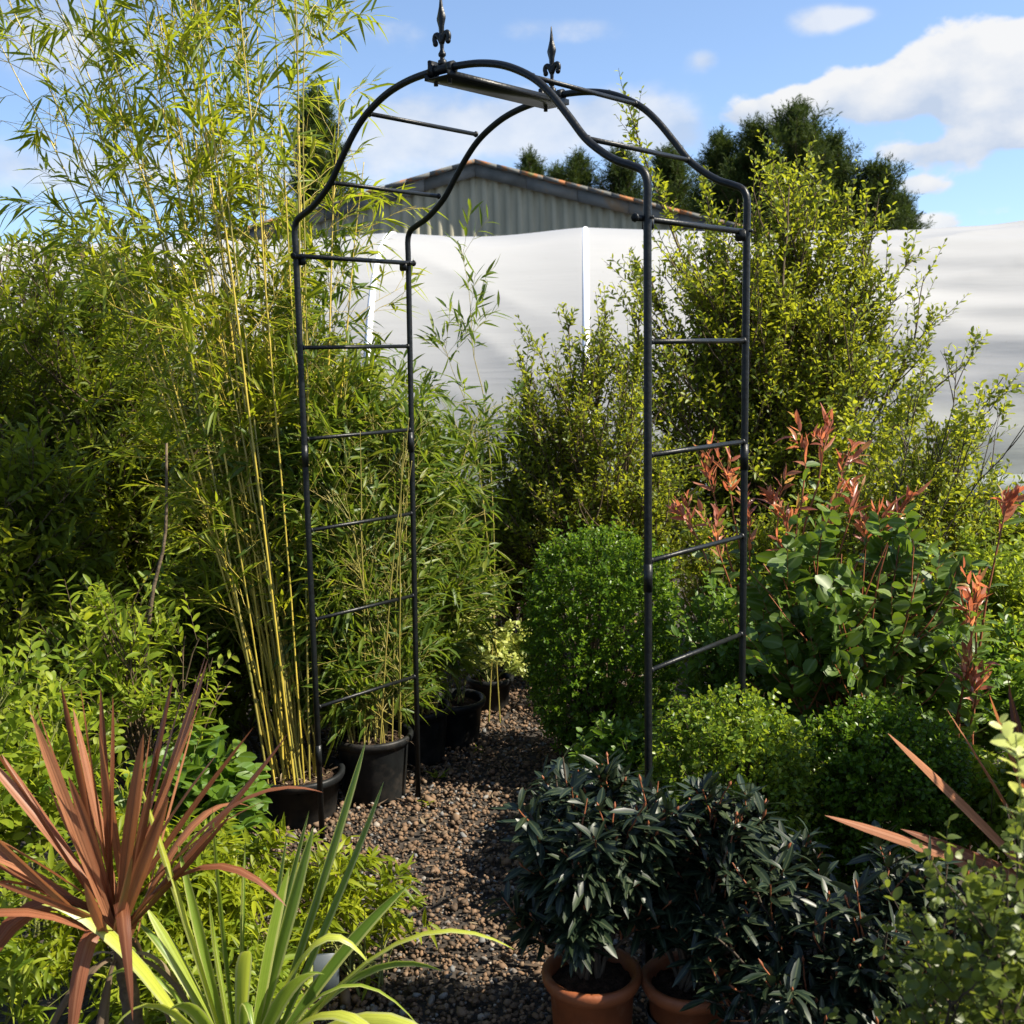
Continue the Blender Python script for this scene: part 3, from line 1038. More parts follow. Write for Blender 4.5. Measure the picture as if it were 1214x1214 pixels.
# ------------------------------------------------------------------ pots
def pot(root, r, h, mat, soil_r=None, rim=.02, taper=.82, band=None):
    rb = r * taper
    wall = .010
    pr = [(0, .006), (rb - .012, .006), (rb - .004, .0), (rb, .008), (rb + (r - rb) * .8 - .004, h * .82), (rb + (r - rb) * .82, h - rim * 1.6), (r + .004, h - rim * 1.5), (r + .010, h - rim * .9),
          (r + .011, h - rim * .3), (r + .006, h), (r - .002, h), (r - wall, h - .006), (r - wall - .003, h - .04), (r - wall - .012, h - .08)]
    V, Q = lathe(pr, 48)
    R = np.random.default_rng(int(r * 1e4) + int(h * 1e4))
    th = np.arctan2(V[:, 1], V[:, 0])
    V = V * (1 + .010 * np.sin(2 * th + R.uniform(0, 6)) + .006 * np.sin(3 * th + R.uniform(0, 6)))[:, None] ** np.array([1, 1, 0])
    o = Geo().add(V, Q).obj('pot', mat, root)
    # heaped soil
    n = 14
    rr = np.linspace(0, r - wall + .002, n)
    V, Q = lathe([(max(a, .0005), h - .035 + .018 * math.cos(a / r * PI / 2)) for a in rr], 36)
    V[:, 2] += R.normal(0, .0035, len(V))
    Geo().add(V, Q).obj('soil', M['soil'], root)
    if band:
        z0, z1, m = band
        f = lambda z: rb + (r - rb) * .8 * min(1, z / (h * .82)) + .0025
        V, Q = lathe([(f(z0), z0), (f((z0 + z1) / 2), (z0 + z1) / 2), (f(z1), z1)], 48)
        Geo().add(V, Q).obj('label_band', m, root)
    return o


def bark_chips(R, g, r, z, n, L=(.01, .03)):
    a = R.uniform(0, 2 * PI, n); q = r * np.sqrt(R.uniform(0, 1, n))
    P = np.stack([q * np.cos(a), q * np.sin(a), np.full(n, z)], -1)
    D = unit(np.stack([R.normal(0, 1, n), R.normal(0, 1, n), R.normal(0, .25, n)], -1))
    leaves(g, T_SMALL, P, D, R.normal(0, 1, (n, 3)) + [0, 0, 1.5], R.uniform(*L, n), R.uniform(.003, .006, n), 0, R.uniform(0, 1, n))


# ------------------------------------------------------------------ bamboo
def culm_mesh(P, r0, r1, mat, parent, node_gap, name='culm'):
    K = len(P)
    L = np.concatenate([[0], np.cumsum(np.linalg.norm(np.diff(P, axis=0), axis=1))])
    nn = max(int(L[-1] / node_gap), 2)
    # dense resample so that every node makes a small swelling
    tN = np.linspace(0, 1, nn + 1)
    ts = np.unique(np.concatenate([tN, np.clip(tN + .006, 0, 1), np.clip(tN - .006, 0, 1), (tN[:-1] + tN[1:]) / 2]))
    Q3 = np.stack([np.interp(ts * L[-1], L, P[:, k]) for k in range(3)], -1)
    rad = np.interp(ts, [0, .6, 1], [r0, r0 * .72 + r1 * .28, r1])
    isn = np.isin(np.round(ts, 6), np.round(tN, 6))
    rad = rad * np.where(isn, 1.28, 1.0)
    V, Q, T = tubes(Q3, rad, 7)
    Geo().add(V, Q, T).obj(name, mat, parent)


def bamboo(loc, culms, seed, label, mats, leaf_mat_, leafL=(.075, .125), leafW=(.0048, .0080), n_node=13, tr=(.22, .99), br=(.18, .45), pot_r=.15, pot_h=.2, culm_r=(.0040, .0014), dens=1.0, droop=.35, node_gap=.19, z_full=.6, side=None):
    """culms: list of (bx, by, tx, ty, tz, bulge) in metres from the pot's base"""
    R = np.random.default_rng(seed)
    root = thing('potted_bamboo', loc, label, 'bamboo', 'bamboos in black pots')
    pot(root, pot_r, pot_h, M['pot_black'])
    z0 = pot_h - .04
    Ps = []
    for (bx, by, tx, ty, tz, bul) in culms:
        s = np.linspace(0, 1, 16)[:, None]
        b = np.array([bx, by, z0]); e = np.array([tx, ty, tz])
        m = np.array([bx + (tx - bx) * (.5 - bul), by + (ty - by) * (.5 - bul), z0 + (tz - z0) * .55])
        P = (1 - s) ** 2 * b + 2 * s * (1 - s) * m + s ** 2 * e
        w = np.cumsum(R.normal(0, .004, (16, 3)), axis=0); w -= w[0]
        Ps.append(P + w * s)
    Ps = np.array(Ps)
    for P in Ps:
        r0 = culm_r[0] * R.uniform(.75, 1.15)
        culm_mesh(P, r0, culm_r[1], mats if R.uniform() < .6 else M['culm_green'], root, node_gap)
    nC = len(Ps)
    n1 = int(nC * n_node * 2 * dens)
    idx = R.choice(nC, n1)
    t = tr[0] + (tr[1] - tr[0]) * R.uniform(0, 1, n1) ** .8
    B, _ = sprout(R, Ps, n1, tr, (28, 58), br, 6, up=.05, curl=-.10, idx=idx, wig=.05)
    keep = R.uniform(0, 1, len(B)) < np.clip((B[:, 0, 2] - z0) / z_full, .12, 1)
    B = B[keep]
    C, ct = sprout(R, B, len(B) * 3, (.25, 1.0), (20, 50), (.05, .16), 4, up=-.02, curl=-.12, wig=.05)
    ends = np.concatenate([C])
    if side is not None:
        sb = catmull(side, 6)[None]
        B = np.concatenate([B, sb])
        tw, _ = sprout(R, sb, 5, (.55, 1.0), (25, 55), (.04, .09), 4, curl=-.2)
        ends = np.concatenate([ends, tw, sb[:, -4:]])
    # nothing has grown through the ladder side of the arch or in front of its post
    def clear(X, mg):
        w = X + np.asarray(loc)
        sd = -(w[..., 0] - AO[0]) * .752 + (w[..., 1] - AO[1]) * .659
        ahead = (w[..., 1] < 3.66) & (w[..., 0] > -.90) & (w[..., 2] < 2.0)
        return (sd > mg) & ~ahead
    B = B[clear(B, .02).all(1)]
    ends = ends[clear(ends, .03).all(1)]
    C = C[clear(C, .03).all(1)]
    gb = Geo()
    V, Q, T = tubes(B, np.linspace(.0016, .0007, 6)[None], 3, cap=False); gb.add(V, Q)
    V, Q, T = tubes(C, np.linspace(.0009, .0005, 4)[None], 3, cap=False); gb.add(V, Q)
    gb.obj('twigs', mats, root)
    g = Geo()
    P, D, N, ix, tl = leaf_on(R, ends, 5, (.25, 1.0), (18, 52), 'alt', .9, .45)
    ok = clear(P + D * .10, .015) & clear(P + D * .05, .015)
    P, D, N, ix = P[ok], D[ok], N[ok], ix[ok]
    n = len(P)
    tone = np.clip(R.normal(.5, .22, len(ends)), 0, 1)[ix]
    var = np.clip(tone * .75 + R.uniform(0, .3, n), 0, 1)
    leaves(g, T_LANCE, P, D, N, R.uniform(*leafL, n), R.uniform(*leafW, n), R.uniform(0, droop, n) * 1.0, var)
    g.obj('foliage', leaf_mat_, root)
    g2 = Geo()
    bark_chips(R, g2, pot_r * .8, pot_h - .018, 90)
    n = 40
    a = R.uniform(0, 2 * PI, n); q = pot_r * .75 * np.sqrt(R.uniform(0, 1, n))
    P = np.stack([q * np.cos(a), q * np.sin(a), np.full(n, pot_h - .02)], -1)
    D = unit(np.stack([R.normal(0, .6, n), R.normal(0, .6, n), R.uniform(.2, 1, n)], -1))
    leaves(g2, T_LANCE, P, D, R.normal(0, 1, (n, 3)), R.uniform(.05, .12, n), .003, R.uniform(.3, .9, n), R.uniform(0, 1, n))
    g2.obj('leaf_litter', M['litter'], root)
    return root


M['litter'] = leaf_mat('dry_litter', [(0, (.06, .04, .025)), (.6, (.15, .105, .065)), (1, (.26, .20, .12))], (.2, .15, .08), .15, .8, .2)


def culm_fan(R, n, br, tx, ty, tz, bulge=(.05, .2), keyed=()):
    out = list(keyed)
    for k in range(n):
        a = R.uniform(0, 2 * PI); q = br * math.sqrt(R.uniform(0, 1))
        bx, by = q * math.cos(a), q * math.sin(a)
        f = np.clip((bx / br) * .5 + .5 + R.normal(0, .22), 0, 1)
        out.append((bx, by, tx[0] + (tx[1] - tx[0]) * f, R.uniform(*ty), R.uniform(*tz), R.uniform(*bulge)))
    return out


_R = np.random.default_rng(21)
bamboo((-.775, 3.80, 0), culm_fan(_R, 20, .115, (-.50, .26), (-.12, .45), (2.0, 3.35), (.02, .16)) + culm_fan(_R, 8, .10, (-1.0, -.5), (-.1, .4), (2.3, 3.3), (.08, .22), keyed=[
    (-.06, -.10, -.42, -.12, 3.3, .10), (-.09, -.07, -.56, -.10, 3.1, .16), (.01, -.11, -.20, -.16, 3.3, -.03), (.04, -.10, -.04, -.12, 3.2, .10), (-.02, -.05, -.36, -.05, 3.3, .02), (.05, -.06, .13, .0, 3.25, .0), (.07, -.03, .11, .05, 3.1, .02), (-.04, -.04, -.30, .0, 3.3, .06), (0, -.06, -.20, -.06, 3.0, .08), (.02, -.04, -.26, -.05, 2.7, .04)]),
    22, 'tall golden bamboo in the nearest black pot behind the arch post', M['culm'], M['bamboo'], n_node=12, pot_r=.155, pot_h=.17, dens=.80, z_full=1.35, tr=(.16, .99), br=(.13, .36), leafL=(.070, .125), leafW=(.0040, .0068), side=[(-.17, -.03, 1.275), (-.30, -.09, 1.285), (-.45, -.14, 1.30), (-.53, -.16, 1.31)])
_R = np.random.default_rng(31)
bamboo((-.53, 3.975, 0), culm_fan(_R, 34, .105, (-.30, .22), (-.25, .30), (.85, 1.55), (.0, .2)) + culm_fan(_R, 2, .08, (-.22, .0), (-.2, .3), (1.6, 2.05), (.0, .15)),
       32, 'green bushy bamboo in the large black pot framed by the arch side', M['culm_green'], M['bamboo_green'], leafL=(.055, .10), n_node=11, dens=3.2, pot_r=.138, pot_h=.24, culm_r=(.0036, .0012), br=(.1, .28), tr=(.04, .99), z_full=.12)
_R = np.random.default_rng(41)
bamboo((-.395, 4.34, 0), culm_fan(_R, 28, .09, (-.22, .24), (-.2, .3), (.6, 1.45), (.0, .2)),
       42, 'leafy green bamboo in the black pot behind the arch back post', M['culm_green'], M['bamboo_green'], leafL=(.05, .09), n_node=11, dens=1.5, pot_r=.128, pot_h=.22, culm_r=(.0034, .0012), br=(.1, .26), tr=(.1, .99), z_full=.3)


# ------------------------------------------------------------------ shrubs
def crown_points(R, n, c, rad, shell=.55, low=-1.0):
    d = unit(R.normal(0, 1, (n * 3, 3)))
    d = d[d[:, 2] > low][:n]
    q = shell + (1 - shell) * R.uniform(0, 1, len(d)) ** .6
    return np.asarray(c) + d * q[:, None] * np.asarray(rad)


def shrub(name, loc, label, cat, seed, c, rad, lmat, smat, n_stem=30, n_branch=220, n_shoot=1300, m=9, L=(.03, .05), Wd=(.006, .010), tmpl=T_ELL,
          branch=(.18, .4), shoot=(.07, .18), arr='alt', ang=(35, 65), up=.25, curl=.05, droop=.15, base_r=.08, stem_r=.008, shell=.55, low=-.35, jit=.45, group=None,
          root=None, upk=.4, clip=True, lumpy=.25, tips=None, upn=.8, stem_name='stems', z0=0.0, leaf_name='foliage'):
    R = np.random.default_rng(seed)
    if root is None:
        root = thing(name, loc, label, cat, group)
    c = np.asarray(c, float); rad = np.asarray(rad, float)
    tg = crown_points(R, n_stem, c, rad * .86, shell, low)
    n_stem = len(tg)
    if tips is not None:
        tg = np.concatenate([np.asarray(tips, float), tg])
        n_stem = len(tg)
    S = stems_to(R, n_stem, base_r, tg, 10, upk, .03, z0)
    B, bt = sprout(R, S, n_branch, (.3, .98), (25, 60), branch, 6, up=up, curl=curl, out=.35, centre=c)
    B = B[np.linalg.norm((B[:, -1] - c) / rad, axis=1) < 1.04] if clip else B
    src = np.concatenate([np.stack([np.stack([np.interp(np.linspace(.35, 1, 6), np.linspace(0, 1, 10), s[:, k]) for k in range(3)], -1) for s in S]), B])
    H, ht = sprout(R, src, n_shoot, (.25, 1.0), (20, 62), shoot, 5, up=up, curl=curl, out=.25, centre=c)
    if clip:
        e = (H[:, -1] - c) / rad
        az = np.arctan2(e[:, 1], e[:, 0])
        lim = 1 + lumpy * (np.sin(3 * az + seed) * .5 + np.sin(7 * az + 5 * e[:, 2] + seed) * .35 + R.normal(0, .35, len(H)))
        keep = np.linalg.norm(e, axis=1) < lim
        if tips is not None:
            tp = S[:len(tips), -4:].reshape(-1, 3)
            dd = np.linalg.norm(H[:, 0][:, None] - tp[None], axis=2).min(1)
            keep |= dd < .13
            extra, _ = sprout(R, S[:len(tips)], len(tips) * 16, (.62, 1.0), (20, 50), (shoot[0] * .6, shoot[1] * .6), 5, up=up, curl=curl)
            H, keep = np.concatenate([H, extra]), np.concatenate([keep, np.ones(len(extra), bool)])
        H = H[keep]
    gs = Geo()
    V, Q, T = tubes(S, np.linspace(stem_r, stem_r * .3, 10)[None], 5, cap=False); gs.add(V, Q)
    V, Q, T = tubes(B, np.linspace(stem_r * .45, stem_r * .18, 6)[None], 4, cap=False); gs.add(V, Q)
    V, Q, T = tubes(H, np.linspace(stem_r * .2, stem_r * .1, 5)[None], 3, cap=False); gs.add(V, Q)
    gs.obj(stem_name, smat, root)
    P, D, N, ix, tl = leaf_on(R, H, m, (.12, 1.0), ang, arr, upn, jit)
    n = len(P)
    tone = np.clip(R.normal(.42, .2, len(H)), 0, 1)[ix]
    var = np.clip(tone * .7 + R.uniform(0, .25, n) + .12 * (tl > .8), 0, 1)
    sz = np.where(tl > .85, .75, 1.0)
    g = Geo()
    leaves(g, tmpl, P, D, N, R.uniform(*L, n) * sz, R.uniform(*Wd, n) * sz, R.uniform(0, droop, n), var)
    g.obj(leaf_name, lmat, root)
    return root, S, B, H


# dark evergreens on the left
shrub('evergreen_shrub', (-1.95, 5.0, 0), 'dark evergreen hedge shrub at the left edge, sunlit along its top', 'shrub', 51, (0, 0, 1.2), (.85, .75, 1.12), M['hedge'], M['twig'],
      n_stem=60, n_branch=600, n_shoot=6200, m=10, L=(.045, .085), Wd=(.0055, .0095), tmpl=T_LANCE, shoot=(.1, .24), branch=(.25, .5), droop=.35, base_r=.3, stem_r=.012, low=-.8, group='dark evergreens behind the bamboo', lumpy=.12)
shrub('evergreen_shrub', (-1.2, 5.25, 0), 'dark evergreen shrub filling the gap behind the golden bamboo', 'shrub', 52, (0, 0, 1.0), (.7, .55, .95), M['hedge'], M['twig'],
      n_stem=40, n_branch=420, n_shoot=4200, m=10, L=(.045, .085), Wd=(.0055, .0095), tmpl=T_LANCE, shoot=(.1, .24), branch=(.2, .45), droop=.35, base_r=.25, stem_r=.010, low=-.8, group='dark evergreens behind the bamboo', lumpy=.15)
shrub('evergreen_shrub', (-1.95, 4.05, 0), 'dark bushy evergreen low at the left edge in deep shade', 'shrub', 53, (0, 0, .72), (.52, .42, .75), M['hedge'], M['twig'],
      n_stem=30, n_branch=260, n_shoot=1700, m=9, L=(.05, .09), Wd=(.007, .012), tmpl=T_LANCE, shoot=(.1, .22), droop=.4, base_r=.2, stem_r=.008, low=-.8, group='dark evergreens behind the bamboo', lumpy=.2)

for k, (x, y, cz, rx, ry, rz_, n, lab) in enumerate([
    (-2.75, 5.9, 1.15, .8, .6, 1.15, 3600, 'dark evergreen furthest back at the left edge against the sky'),
    (-1.05, 4.45, .45, .45, .30, .5, 1600, 'low dark evergreen behind the nearest black pot'),
    (-1.55, 3.95, .40, .40, .30, .42, 1300, 'low dark evergreen behind the bare brown stem'),
]):
    shrub('evergreen_shrub', (x, y, 0), lab, 'shrub', 150 + k, (0, 0, cz), (rx, ry, rz_), M['hedge'], M['twig'],
          n_stem=30, n_branch=260, n_shoot=n, m=9, L=(.045, .085), Wd=(.006, .010), tmpl=T_LANCE, shoot=(.1, .22), branch=(.15, .35), droop=.35, base_r=.25, stem_r=.008, low=-.9, group='dark evergreens behind the bamboo', lumpy=.2)


# lit leafy plant in front of the hedge, with one long bare stem
def leaning_shrub():
    root, S, B, H = shrub('leafy_shrub', (-1.2, 3.55, 0), 'yellow green shrub with a bare brown stem against the dark hedge', 'shrub', 54, (0, 0, .62), (.33, .28, .36), M['lime'], M['twig'],
                          n_stem=14, n_branch=70, n_shoot=260, m=8, L=(.045, .085), Wd=(.006, .0105), tmpl=T_ELL, shoot=(.08, .2), droop=.35, base_r=.06, stem_r=.006, ang=(40, 70), jit=.35, lumpy=.6)
    P = catmull([(-.04, 0, .1), (-.02, 0, .5), (.03, 0, .85), (.08, .02, 1.05), (.10, .03, 1.35)], 14)
    V, Q, T = tubes(P, np.linspace(.009, .004, 14), 7)
    Geo().add(V, Q, T).obj('bare_stem', M['bark'], root)


leaning_shrub()

shrub('leafy_shrub', (-1.45, 3.0, 0), 'pale lime shrub at the left edge behind the bronze spiky plant', 'shrub', 55, (0, 0, .52), (.36, .34, .38), M['lime'], M['green_stem'],
      n_stem=26, n_branch=160, n_shoot=560, m=9, L=(.03, .055), Wd=(.007, .012), tmpl=T_ELL, shoot=(.07, .16), droop=.3, base_r=.12, stem_r=.005, low=-.6, lumpy=.25)
shrub('leafy_plant', (-.98, 3.15, 0), 'broad leaved green plant between the bronze spiky plant and the nearest black pot', 'plant', 56, (0, 0, .26), (.27, .24, .26), M['broad'], M['green_stem'],
      n_stem=24, n_branch=70, n_shoot=150, m=6, L=(.06, .10), Wd=(.018, .028), tmpl=T_OVAL, shoot=(.06, .12), droop=.4, base_r=.1, stem_r=.004, low=-.2, ang=(45, 75), jit=.3)
# golden fine-leaved shrubs in the left foreground
for k, (x, y, cz, rx, ry, rz_, sd, ns, lab) in enumerate([
    (-.74, 2.72, .19, .25, .24, .22, 57, 330, 'bright golden shrub with finger leaves below the nearest black pot'),
    (-.45, 2.72, .16, .17, .18, .21, 58, 190, 'low golden shrub spilling its shoots over the gravel path'),
    (-.98, 2.62, .25, .32, .26, .28, 59, 480, 'golden green shrub directly behind the bronze spiky plant'),
    (-1.28, 2.35, .20, .26, .26, .27, 60, 500, 'golden green shrub in the lower left corner under the bronze leaves'),
    (-.72, 2.40, .14, .26, .20, .18, 61, 420, 'low green ground shrub around the bronze plant trunk'),
]):
    shrub('golden_shrub', (x, y, 0), lab, 'shrub', sd, (0, 0, cz), (rx, ry, rz_), M['spirea'] if k in (0, 1, 2) else M['lime'], M['green_stem'],
          n_stem=22, n_branch=90, n_shoot=ns, m=9, L=(.040, .075), Wd=(.0046, .0080), tmpl=T_LANCE, shoot=(.06, .15), droop=.5, base_r=.1, stem_r=.004, low=-.5, arr='whorl', ang=(40, 80), jit=.35, lumpy=.6, group='golden shrubs along the left of the path')


# ------------------------------------------------------------------ strap leaved plants
def straps(g, R, base, tips, L_w, arch, seg=11, var=None, twist=.25, fold=.3, wbase=.6):
    """one blade per tip; arch: how far the middle rises off the straight line (m)"""
    tmp = T_STRAP[0]
    u0 = np.array([0, .07, .16, .27, .38, .5, .62, .73, .83, .91, .965, 1.0])
    w0 = np.array([.60, .62, .74, .88, .97, 1, .97, .86, .68, .45, .22, .02])
    for k, (b, e, w, a) in enumerate(zip(base, tips, L_w, arch)):
        b = np.asarray(b, float); e = np.asarray(e, float)
        d = e - b
        mid = b + d * .55 + np.array([0, 0, a * 2])
        u = u0[:, None]
        P = (1 - u) ** 2 * b + 2 * u * (1 - u) * mid + u ** 2 * e
        Tn = unit(np.gradient(P, axis=0))
        az = np.array([-d[1], d[0], 0]) + R.normal(0, .12, 3) * np.linalg.norm(d) + np.array([.25, -.1, 0]) * np.linalg.norm(d) * (abs(d[0]) + abs(d[1]) < .35 * abs(d[2]))
        S = unit(np.cross(np.cross(Tn, az[None]), Tn))
        tw = R.normal(0, twist) * u + R.normal(0, .5)
        N = np.cross(S, Tn)
        S, N = S * np.cos(tw) + N * np.sin(tw), N * np.cos(tw) - S * np.sin(tw)
        rows = []
        mids = np.array([1, .5, 0, .5, 1])
        wob = 1 + R.normal(0, .03, 12)
        for v in (-1, -.5, 0, .5, 1):
            rows.append(P + S * (v * w * w0 * wob)[:, None] + N * (abs(v) * fold * w * w0)[:, None])
        V = np.stack(rows, 1).reshape(-1, 3)
        i = (np.arange(11) * 5)[:, None]; j = np.arange(4)[None]
        Q = np.stack([i + j, i + j + 1, i + j + 6, i + j + 5], -1).reshape(-1, 4)
        g.add(V, Q, None, R.uniform(0, 1) if var is None else var[k], np.tile(mids, 12))


def build_cordyline():
    R = np.random.default_rng(71)
    o = np.array([-.80, 2.12, 0])
    root = thing('cordyline', o, 'bronze spiky cordyline on a short ringed trunk in the left foreground', 'cordyline')
    K = 26
    z = np.linspace(0, .50, K)
    P = np.stack([.03 - .04 * (z / .5), np.zeros(K), z], -1)
    r = np.where(np.arange(K) % 2 == 0, .018, .0212) * np.linspace(1.1, .9, K)
    V, Q, T = tubes(P, r, 14, ref=(0, 1, 0))
    Geo().add(V, Q, T).obj('trunk', M['bark'], root)
    c = np.array([-.012, 0, .47])
    g = Geo()
    tips, w, ar = [], [], []
    # main upright fan as in the picture: (dx, dz), with depth scattered
    keyed = [(-.22, .50), (-.16, .46), (-.13, .48), (-.07, .51), (-.05, .54), (.0, .55), (.02, .45), (.06, .53), (.17, .54), (.19, .545), (.20, .49), (.29, .42),
             (-.28, .40), (-.30, .29), (-.32, .22), (-.26, .34), (.13, .47), (.10, .50), (-.02, .50), (-.10, .44)]
    for dx, dz in keyed:
        tips.append(c + [dx, R.uniform(-.16, .16), dz]); w.append(R.uniform(.0085, .0125)); ar.append(R.uniform(-.012, .02))
    for k in range(20):
        a = R.uniform(0, 2 * PI); e = math.radians(R.uniform(38, 86)); L = R.uniform(.38, .52)
        tips.append(c + [L * math.cos(e) * math.cos(a), L * math.cos(e) * math.sin(a), L * math.sin(e)]); w.append(R.uniform(.008, .012)); ar.append(R.uniform(-.01, .03))
    base = [c + np.array([R.normal(0, .010), R.normal(0, .010), R.uniform(-.02, .05)]) for _ in tips]
    straps(g, R, base, tips, w, ar)
    # long lax outer blades
    lax = [((.43, -.02, .30), .11, .011), ((.37, -.12, .115), .12, .011), ((-.36, -.1, .08), .11, .016), ((-.36, -.16, .02), .10, .016), ((-.30, -.10, -.16), .17, .017), ((-.05, -.16, -.18), .13, .017),
           ((-.40, .05, .16), .07, .014), ((.22, .25, .16), .1, .014), ((-.20, .28, .12), .1, .014), ((-.42, -.02, -.03), .09, .013), ((.10, -.22, -.05), .16, .013)]
    straps(g, R, [c + np.array([R.normal(0, .01), R.normal(0, .01), -.02]) for _ in lax], [c + np.array(t) for t, a, q in lax], [q for t, a, q in lax], [a for t, a, q in lax], twist=.5)
    g.obj('blades', M['cord'], root)
    g = Geo()
    dead = [(R.uniform(.10, .20), R.uniform(0, 2 * PI), R.uniform(-.30, -.12)) for _ in range(9)]
    straps(g, R, [c + np.array([.018 * math.cos(a), .018 * math.sin(a), -.045]) for _, a, _ in dead], [c + np.array([q * math.cos(a), q * math.sin(a), zz]) for q, a, zz in dead],
           [R.uniform(.005, .009) for _ in dead], [.05] * len(dead), twist=1.2, fold=.6)
    g.obj('dead_leaves', M['litter'], root)


def build_phormium():
    R = np.random.default_rng(72)
    o = np.array([-.57, 2.08, 0])
    root = thing('phormium', o, 'cream striped green phormium arching over the front of the path', 'phormium')
    root.scale = (1.14, 1.14, 1.14)
    pot(root, .11, .19, M['pot_black'])
    c = np.array([0, 0, .17])
    g = Geo()
    # (dx, dy, z above ground, arch, half width, tone)
    B = [((-.14, .0, .70), .03, .0165, .96), ((-.29, -.08, .53), .085, .0125, .9), ((.26, .10, .66), .00, .0125, .35), ((.22, .18, .71), .0, .011, .45), ((.49, -.02, .40), .12, .0115, .85),
         ((.40, -.12, .25), .10, .0115, .9), ((-.05, .1, .62), .0, .010, .3), ((.10, .02, .54), .05, .0125, .6), ((.02, .05, .58), .0, .011, .4), ((.14, .05, .60), .01, .011, .5),
         ((-.16, .04, .46), .02, .011, .75), ((.05, -.08, .44), .06, .012, .8), ((.18, -.12, .42), .06, .011, .55), ((-.08, -.12, .36), .06, .011, .6), ((.30, .06, .48), .03, .011, .4), ((.28, -.14, .30), .09, .011, .9), ((.33, -.05, .27), .12, .010, .7), ((-.18, -.14, .32), .10, .010, .8), ((.12, .12, .60), .02, .009, .3), ((-.10, .05, .57), .0, .010, .6), ((.24, .0, .36), .13, .010, .85), ((.07, -.16, .34), .1, .010, .5), ((-.22, -.02, .36), .08, .009, .6),
         ((-.20, .1, .40), .04, .010, .5), ((.06, .2, .52), .01, .010, .4), ((-.03, -.02, .50), .01, .012, .7), ((.36, .02, .34), .08, .010, .5)]
    base = [c + np.array([t[0] * .12, t[1] * .12, R.uniform(-.02, .02)]) for t, *_ in B]
    straps(g, R, base, [np.array(t) for t, *_ in B], [b[2] * (1.28 if b[2] > .0102 else .9) for b in B], [b[1] for b in B], var=[min(1, b[3] * 1.08 + .06) for b in B], fold=.45, twist=.3)
    g.obj('blades', M['phorm'], root)


build_cordyline()
build_phormium()


def build_right_cordyline():
    R = np.random.default_rng(73)
    o = np.array([1.22, 2.38, 0])
    root = thing('cordyline', o, 'reddish spiky cordyline reaching in from the right edge over the box ball', 'cordyline')
    K = 16
    z = np.linspace(0, .38, K)
    V, Q, T = tubes(np.stack([z * 0, z * 0, z], -1), np.where(np.arange(K) % 2 == 0, .024, .027), 12, ref=(0, 1, 0))
    Geo().add(V, Q, T).obj('trunk', M['bark'], root)
    c = np.array([0, 0, .37])
    tips = [(-.42, -.06, .42), (-.58, -.16, .28), (-.28, -.02, .46), (-.20, -.05, .50), (-.12, .05, .52), (-.36, .1, .36), (.1, .0, .55), (.3, .1, .4), (.35, -.2, .25), (.0, .3, .40), (-.1, -.3, .3), (.2, .3, .3), (.25, -.05, .5), (.4, .1, .1), (-.40, -.1, .22), (0, -.1, .55)]
    g = Geo()
    straps(g, R, [c + np.array([R.normal(0, .01), R.normal(0, .01), 0]) for _ in tips], [c + np.array(t) for t in tips], [.014] * len(tips), [.01] * len(tips))
    g.obj('blades', M['cord'], root)


build_right_cordyline()


# plant label on a stake beside the phormium
def build_label():
    root = thing('plant_label', (-.455, 2.44, 0), 'blank looking grey plant tag leaning beside the striped plant', 'plant label', rz=math.radians(12))
    m = plain_mat('grey_card', (.040, .050, .055), (.055, .066, .070), .5, 30, .4)
    mi = plain_mat('faded_print', (.04, .05, .055), (.06, .07, .075), .6, 30, .3)
    bm = bmesh.new()
    bmesh.ops.create_cube(bm, size=1)
    for v in bm.verts:
        v.co = Vector((v.co.x * .060, v.co.y * .0016, v.co.z * .088))
    bmesh.ops.bevel(bm, geom=[e for e in bm.edges if abs((e.verts[0].co - e.verts[1].co).y) > .001], offset=.004, segments=3, affect='EDGES')
    rot = Matrix.Rotation(math.radians(-14), 4, 'X') @ Matrix.Rotation(math.radians(4), 4, 'Y')
    for v in bm.verts:
        v.co = rot @ v.co + Vector((0, 0, .19))
    g = Geo(); g.bm(bm)
    g.obj('card', m, root, smooth=False)
    g = Geo()
    R = np.random.default_rng(5)
    for k, (zz, w) in enumerate([(-.004, .018), (-.010, .022), (-.016, .014)]):     # worn lines of unreadable print
        q = [rot @ Vector((x, -.0013, zz + dz)) + Vector((0, 0, .19)) for x, dz in ((-w / 2, -.0007), (w / 2, -.0007), (w / 2, .0007), (-w / 2, .0007))]
        g.add([v[:] for v in q], [(0, 1, 2, 3)])
    g.obj('print', mi, root, smooth=False)
    V, Q, T = tubes(np.array([[0, .006, 0], [0, .006, .16]]), .003, 6, ref=(0, 1, 0))
    Geo().add(V, Q, T).obj('stake', M['pot_black'], root)


build_label()


